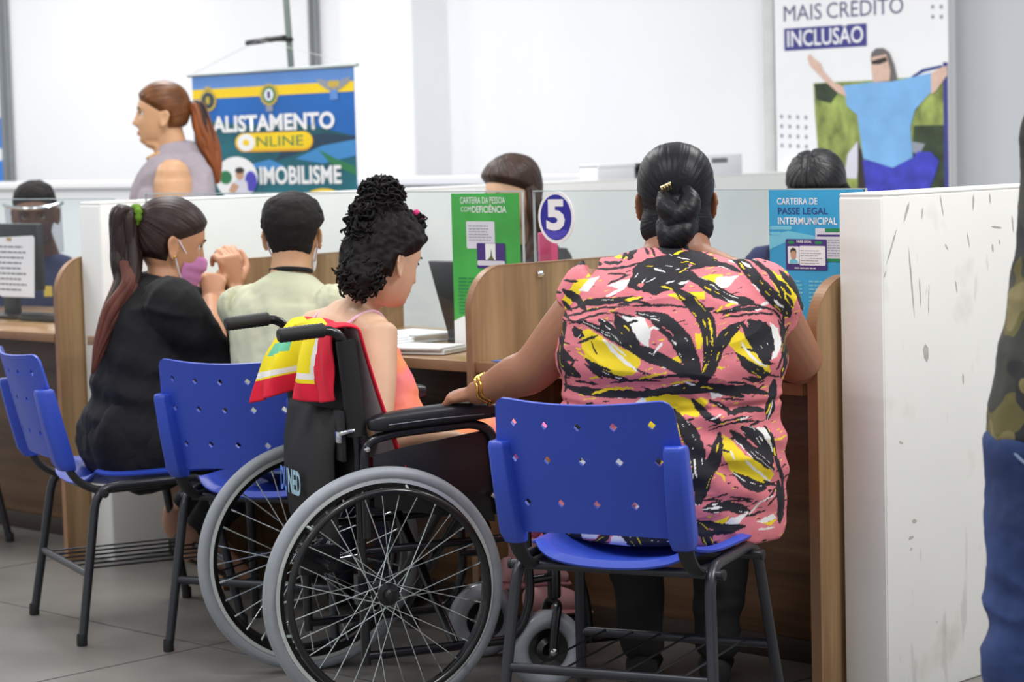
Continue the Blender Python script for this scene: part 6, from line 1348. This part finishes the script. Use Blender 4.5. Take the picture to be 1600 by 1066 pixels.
# ------------------------------------------------------------------ clerks behind the glass
def clerk(label, x, y, head, fwd, sk, clothm, clothname, look, table=True, scale=1.0, sh=0.17):
    r = thing('person', label, 'person', (x, y, 0)); H = Head(head, fwd, scale); f = nrm((fwd[0], fwd[1], 0)); s_ = nrm(np.cross(f, (0, 0, 1))); c = V3(x, y, head[2] - 0.30); p = V3(x, y, 0.5) - f * 0.04
    a, b = c + s_ * sh + V3(0, 0, 0.06), c - s_ * sh + V3(0, 0, 0.06); e1, e2 = a + f * 0.05 + s_ * 0.01 + V3(0, 0, -0.24), b + f * 0.05 - s_ * 0.01 + V3(0, 0, -0.24); w1, w2 = e1 + f * 0.12 - s_ * 0.10, e2 + f * 0.12 + s_ * 0.10; w1[2] = w2[2] = 0.60
    U(r, 'body', sk, [([c, c + V3(0, 0, 0.12), H.c + V3(0, 0, -0.05) - f * 0.01], [(0.12, 0.09), (0.058, 0.056), (0.05, 0.055)], s_), ([e1, w1], [0.04, 0.03], s_), ([e2, w2], [0.04, 0.03], s_)] + hand_parts(w1, f - s_ * 0.3, (0, 0, -1), -1, 0.4) + hand_parts(w2, f + s_ * 0.3, (0, 0, -1), 1, 0.4), 0.005, 4, head=H)
    U(r, clothname, clothm, [([p, p * 0.5 + c * 0.5, c, c + V3(0, 0, 0.08), c + V3(0, 0, 0.13)], [(0.18, 0.13), (0.17, 0.125), (0.18, 0.115), (0.15, 0.09), (0.066, 0.062)], s_, 0.1), ([a - s_ * 0.05, a, a * 0.4 + e1 * 0.6, e1 + f * 0.04], [0.062, 0.068, 0.060, 0.052], s_, 0.15), ([b + s_ * 0.05, b, b * 0.4 + e2 * 0.6, e2 + f * 0.04], [0.062, 0.068, 0.060, 0.052], s_, 0.15)], 0.008, 4, folds(0.006, (10, 10, 9), 31))
    U(r, 'trousers', MP['dark_trouser'], [q for k in (-1, 1) for q in (([p + s_ * 0.08 * k, p + s_ * 0.09 * k + f * 0.36], [0.10, 0.075], s_), ([p + s_ * 0.09 * k + f * 0.36, p + s_ * 0.09 * k + f * 0.34 - V3(0, 0, 0.42)], [0.07, 0.05], s_))], 0.012, 3)
    eyes(r, H); look(r, H, f, s_); return r
def long_hair(m, part=True):
    def f_(r, H, f, s_):
        cap(r, H, m, hairline(-0.08, 0.0, -0.012), lambda p: 0.017 + 0.006 * sstep(0.02, 0.10, p[:, 2]) - (0.010 * np.exp(-(p[:, 0] - 0.012) ** 2 / 0.00002) * sstep(0.05, 0.09, p[:, 2]) if part else 0), (0.012 if part else 0, 0.02, 0.125), 46, 0.0016, 14)
        for sx in (-1, 1):
            P = [H.w(V3(sx * 0.070, -0.02, 0.03)), H.w(V3(sx * 0.086, -0.02, -0.05)), H.w(V3(sx * 0.086, -0.02, -0.13)), H.w(V3(sx * 0.085, 0.03, -0.22)), H.w(V3(sx * 0.08, 0.05, -0.28))]
            strands(r, 'hair_fall', m, lock_bundle(P, [0.018, 0.030, 0.034, 0.030, 0.012], 18, 40 + sx))
    return f_
clerk('clerk with dark brown hair and black top, behind the green notice and number sign', 0.035, 8.02, (0.015, 7.97, 1.158), (-0.72, -0.62, -0.20), MP['sk_fair'], MP['clerk_black'], 'blouse', long_hair(hairm('espresso_hair', (58, 42, 36), 0.42), False), scale=1.0, sh=0.18)
clerk('clerk with parted black hair, only the top showing above the blue notice', 0.97, 7.38, (0.965, 7.30, 1.150), (-0.30, -0.9, -0.62), MP['sk_olive'], MP['navy_cloth'], 'blouse', long_hair(hairm('jet_hair', (24, 24, 28), 0.4), True))
def visor(r, H, f, s_):
    cap(r, H, MP['hair_short'], lambda x, y, z: np.maximum(0.9 * z - 0.5 * y - 0.016, np.minimum(-y - 0.02, z + 0.05)), 0.008, (0, 0, 0.13), 40, 0.001, 17, 0.002)
    g = G(); n_ = 21
    for z in (0.045, -0.14):
        for i in range(n_): a = -1.25 + 2.5 * i / (n_ - 1); g.v.append(tuple(H.w(V3(0.112 * math.sin(a), 0.030 + 0.102 * math.cos(a), z))))
    g.f = [(i, i + 1, n_ + i + 1, n_ + i) for i in range(n_ - 1)]; g.mi = [0] * len(g.f); rel(g, r).build('face_shield', glass_mat('visor', (0.62, 0.62, 0.66)), r, angle=180)
    g = G(); tube(g, [H.w(V3(0.112 * math.sin(a), 0.030 + 0.102 * math.cos(a), 0.05)) for a in np.linspace(-1.35, 1.35, 24)], 0.007, 8); rel(g, r).build('shield_band', M['chrome'], r)
    g = G(); loft(g, [H.w(V3(-0.055, 0.06, -0.065)), H.w(V3(0, 0.108, -0.06)), H.w(V3(0.055, 0.06, -0.065))], [(0.04, 0.01), (0.045, 0.012), (0.04, 0.01)], H.u, 14, 5); rel(g, r).build('face_mask', cloth('dark_wine_mask', (96, 60, 70)), r)
    g = G(); P = H.c + f * 0.13 + s_ * -0.05 + V3(0, 0, -0.30); box(g, P[0] - 0.015, P[0] + 0.015, P[1] - 0.004, P[1] + 0.004, P[2] - 0.02, P[2] + 0.02); rel(g, r).build('badge', B_gold, r)
clerk('clerk in navy uniform with a face shield, behind the far left glass', -1.83, 9.22, (-1.845, 9.12, 1.112), (0.10, -1.0, -0.22), MP['sk_dark'], MP['navy_cloth'], 'jacket', visor, scale=1.02, sh=0.2)

# ------------------------------------------------------------------ man in camouflage at the right edge
cm = thing('person', 'person in a camouflage shirt and blue jeans, cut by the right edge', 'person', (1.01, 4.02, 0))
CS = nrm((1, 0.05, 0))
def camo(name):
    m = mat(name, (84, 82, 64), 0.85, bump=0.2, bscale=500); nt = m.node_tree; b = nt.nodes['Principled BSDF']; tc = nt.nodes.new('ShaderNodeTexCoord'); last = None
    for i, (c, th) in enumerate((((66, 66, 60), 0.0), ((108, 100, 62), 0.54), ((52, 52, 54), 0.58), ((134, 124, 84), 0.64))):
        if i == 0: 
            v = nt.nodes.new('ShaderNodeRGB'); v.outputs[0].default_value = s2l(c) + (1,); last = v.outputs[0]; continue
        mp = nt.nodes.new('ShaderNodeMapping'); mp.inputs['Location'].default_value = (3.7 * i, 1.3 * i, 0); n = nt.nodes.new('ShaderNodeTexNoise'); n.inputs['Scale'].default_value = 9; n.inputs['Detail'].default_value = 1.5
        nt.links.new(tc.outputs['Object'], mp.inputs['Vector']); nt.links.new(mp.outputs[0], n.inputs['Vector']); g_ = nt.nodes.new('ShaderNodeMath'); g_.operation = 'GREATER_THAN'; g_.inputs[1].default_value = th; nt.links.new(n.outputs['Fac'], g_.inputs[0])
        mx = nt.nodes.new('ShaderNodeMix'); mx.data_type = 'RGBA'; mx.inputs['B'].default_value = s2l(c) + (1,); nt.links.new(g_.outputs[0], mx.inputs['Factor']); nt.links.new(last, mx.inputs['A']); last = mx.outputs['Result']
    nt.links.new(last, b.inputs['Base Color']); return m
cmH = Head((1.03, 4.05, 1.66), (0.15, 1, -0.05), 1.0); ca = V3(0.958, 4.02, 1.345), V3(1.17, 4.03, 1.37); ce = V3(0.935, 4.03, 1.19), V3(1.22, 4.08, 1.12); cw = V3(1.0, 4.24, 1.12), V3(1.14, 4.28, 1.05)
U(cm, 'body', MP['sk_olive'], [([V3(1.03, 4.02, 1.3), V3(1.03, 4.03, 1.46), V3(1.03, 4.04, 1.6)], [(0.12, 0.09), (0.058, 0.058), (0.052, 0.058)], CS)] + [([a, e], [0.055, 0.045], CS) for a, e in zip(ca, ce)] + [([e, w], [0.043, 0.03], CS) for e, w in zip(ce, cw)] + hand_parts(cw[0], (0.5, 0.8, 0.1), (0, -0.3, -1), -1, 0.6) + hand_parts(cw[1], (-0.5, 0.8, 0.1), (0, -0.3, -1), 1, 0.6), 0.0055, 4, head=cmH)
U(cm, 'shirt', camo('camouflage_cloth'), [([V3(1.005, 4.02, 0.795), V3(1.01, 4.02, 0.88), V3(1.03, 4.02, 1.02), V3(1.04, 4.02, 1.15), V3(1.04, 4.02, 1.30), V3(1.03, 4.02, 1.42), V3(1.03, 4.03, 1.47)], [(0.187, 0.14), (0.180, 0.138), (0.170, 0.13), (0.165, 0.125), (0.150, 0.12), (0.10, 0.08), (0.068, 0.066)], CS, 0.04),
    ([ca[0] + V3(0.05, 0, 0), ca[0], ce[0] * 0.7 + ca[0] * 0.3, ce[0]], [0.062, 0.068, 0.062, 0.056], CS, 0.12), ([ca[1] - V3(0.05, 0, 0), ca[1], ce[1] * 0.6 + ca[1] * 0.4, ce[1]], [0.062, 0.068, 0.062, 0.056], CS, 0.12)], 0.006, 4, folds(0.006, (8, 8, 10), 33))
den = mat('blue_denim', (46, 64, 112), 0.85, vary=0.35, nscale=7, bump=0.35, bscale=700)
U(cm, 'jeans', den, [([V3(1.005, 4.02, 0.80), V3(1.0, 4.02, 0.75)], [(0.166, 0.118), (0.172, 0.124)], CS, 0.2)] + [([V3(x0, 4.02, 0.80), V3(x0 - 0.004 * k, 4.02, 0.6), V3(x1, 4.025, 0.42), V3(x2, 4.02, 0.10)], [0.095, 0.088, 0.072, 0.072], CS, 0.08) for x0, x1, x2, k in ((0.912, 0.885, 0.868, 1), (1.09, 1.11, 1.13, -1))], 0.006, 4, folds(0.010, (12, 12, 13), 35))
g = G(); tube(g, catmull([V3(0.838, 3.968, 0.80), V3(0.868, 3.915, 0.765), V3(0.93, 3.888, 0.752)], 6), 0.0028, 6); rel(g, cm).build('pocket_seam', mat('denim_seam', (128, 144, 176), 0.8), cm)
for x in (0.868, 1.13): U(cm, 'shoe', M['black'], [([V3(x, 3.97, 0.045), V3(x, 4.06, 0.045), V3(x, 4.18, 0.03)], [(0.04, 0.045), (0.046, 0.045), (0.042, 0.026)], CS)], 0.006, 3)
cap(cm, cmH, MP['hair_short'], lambda x, y, z: np.maximum(0.9 * z - 0.45 * y - 0.012, np.minimum(-y - 0.026, z + 0.05)), 0.012, (0, 0, 0.13), 40, 0.0012, 19, 0.002); eyes(cm, cmH)
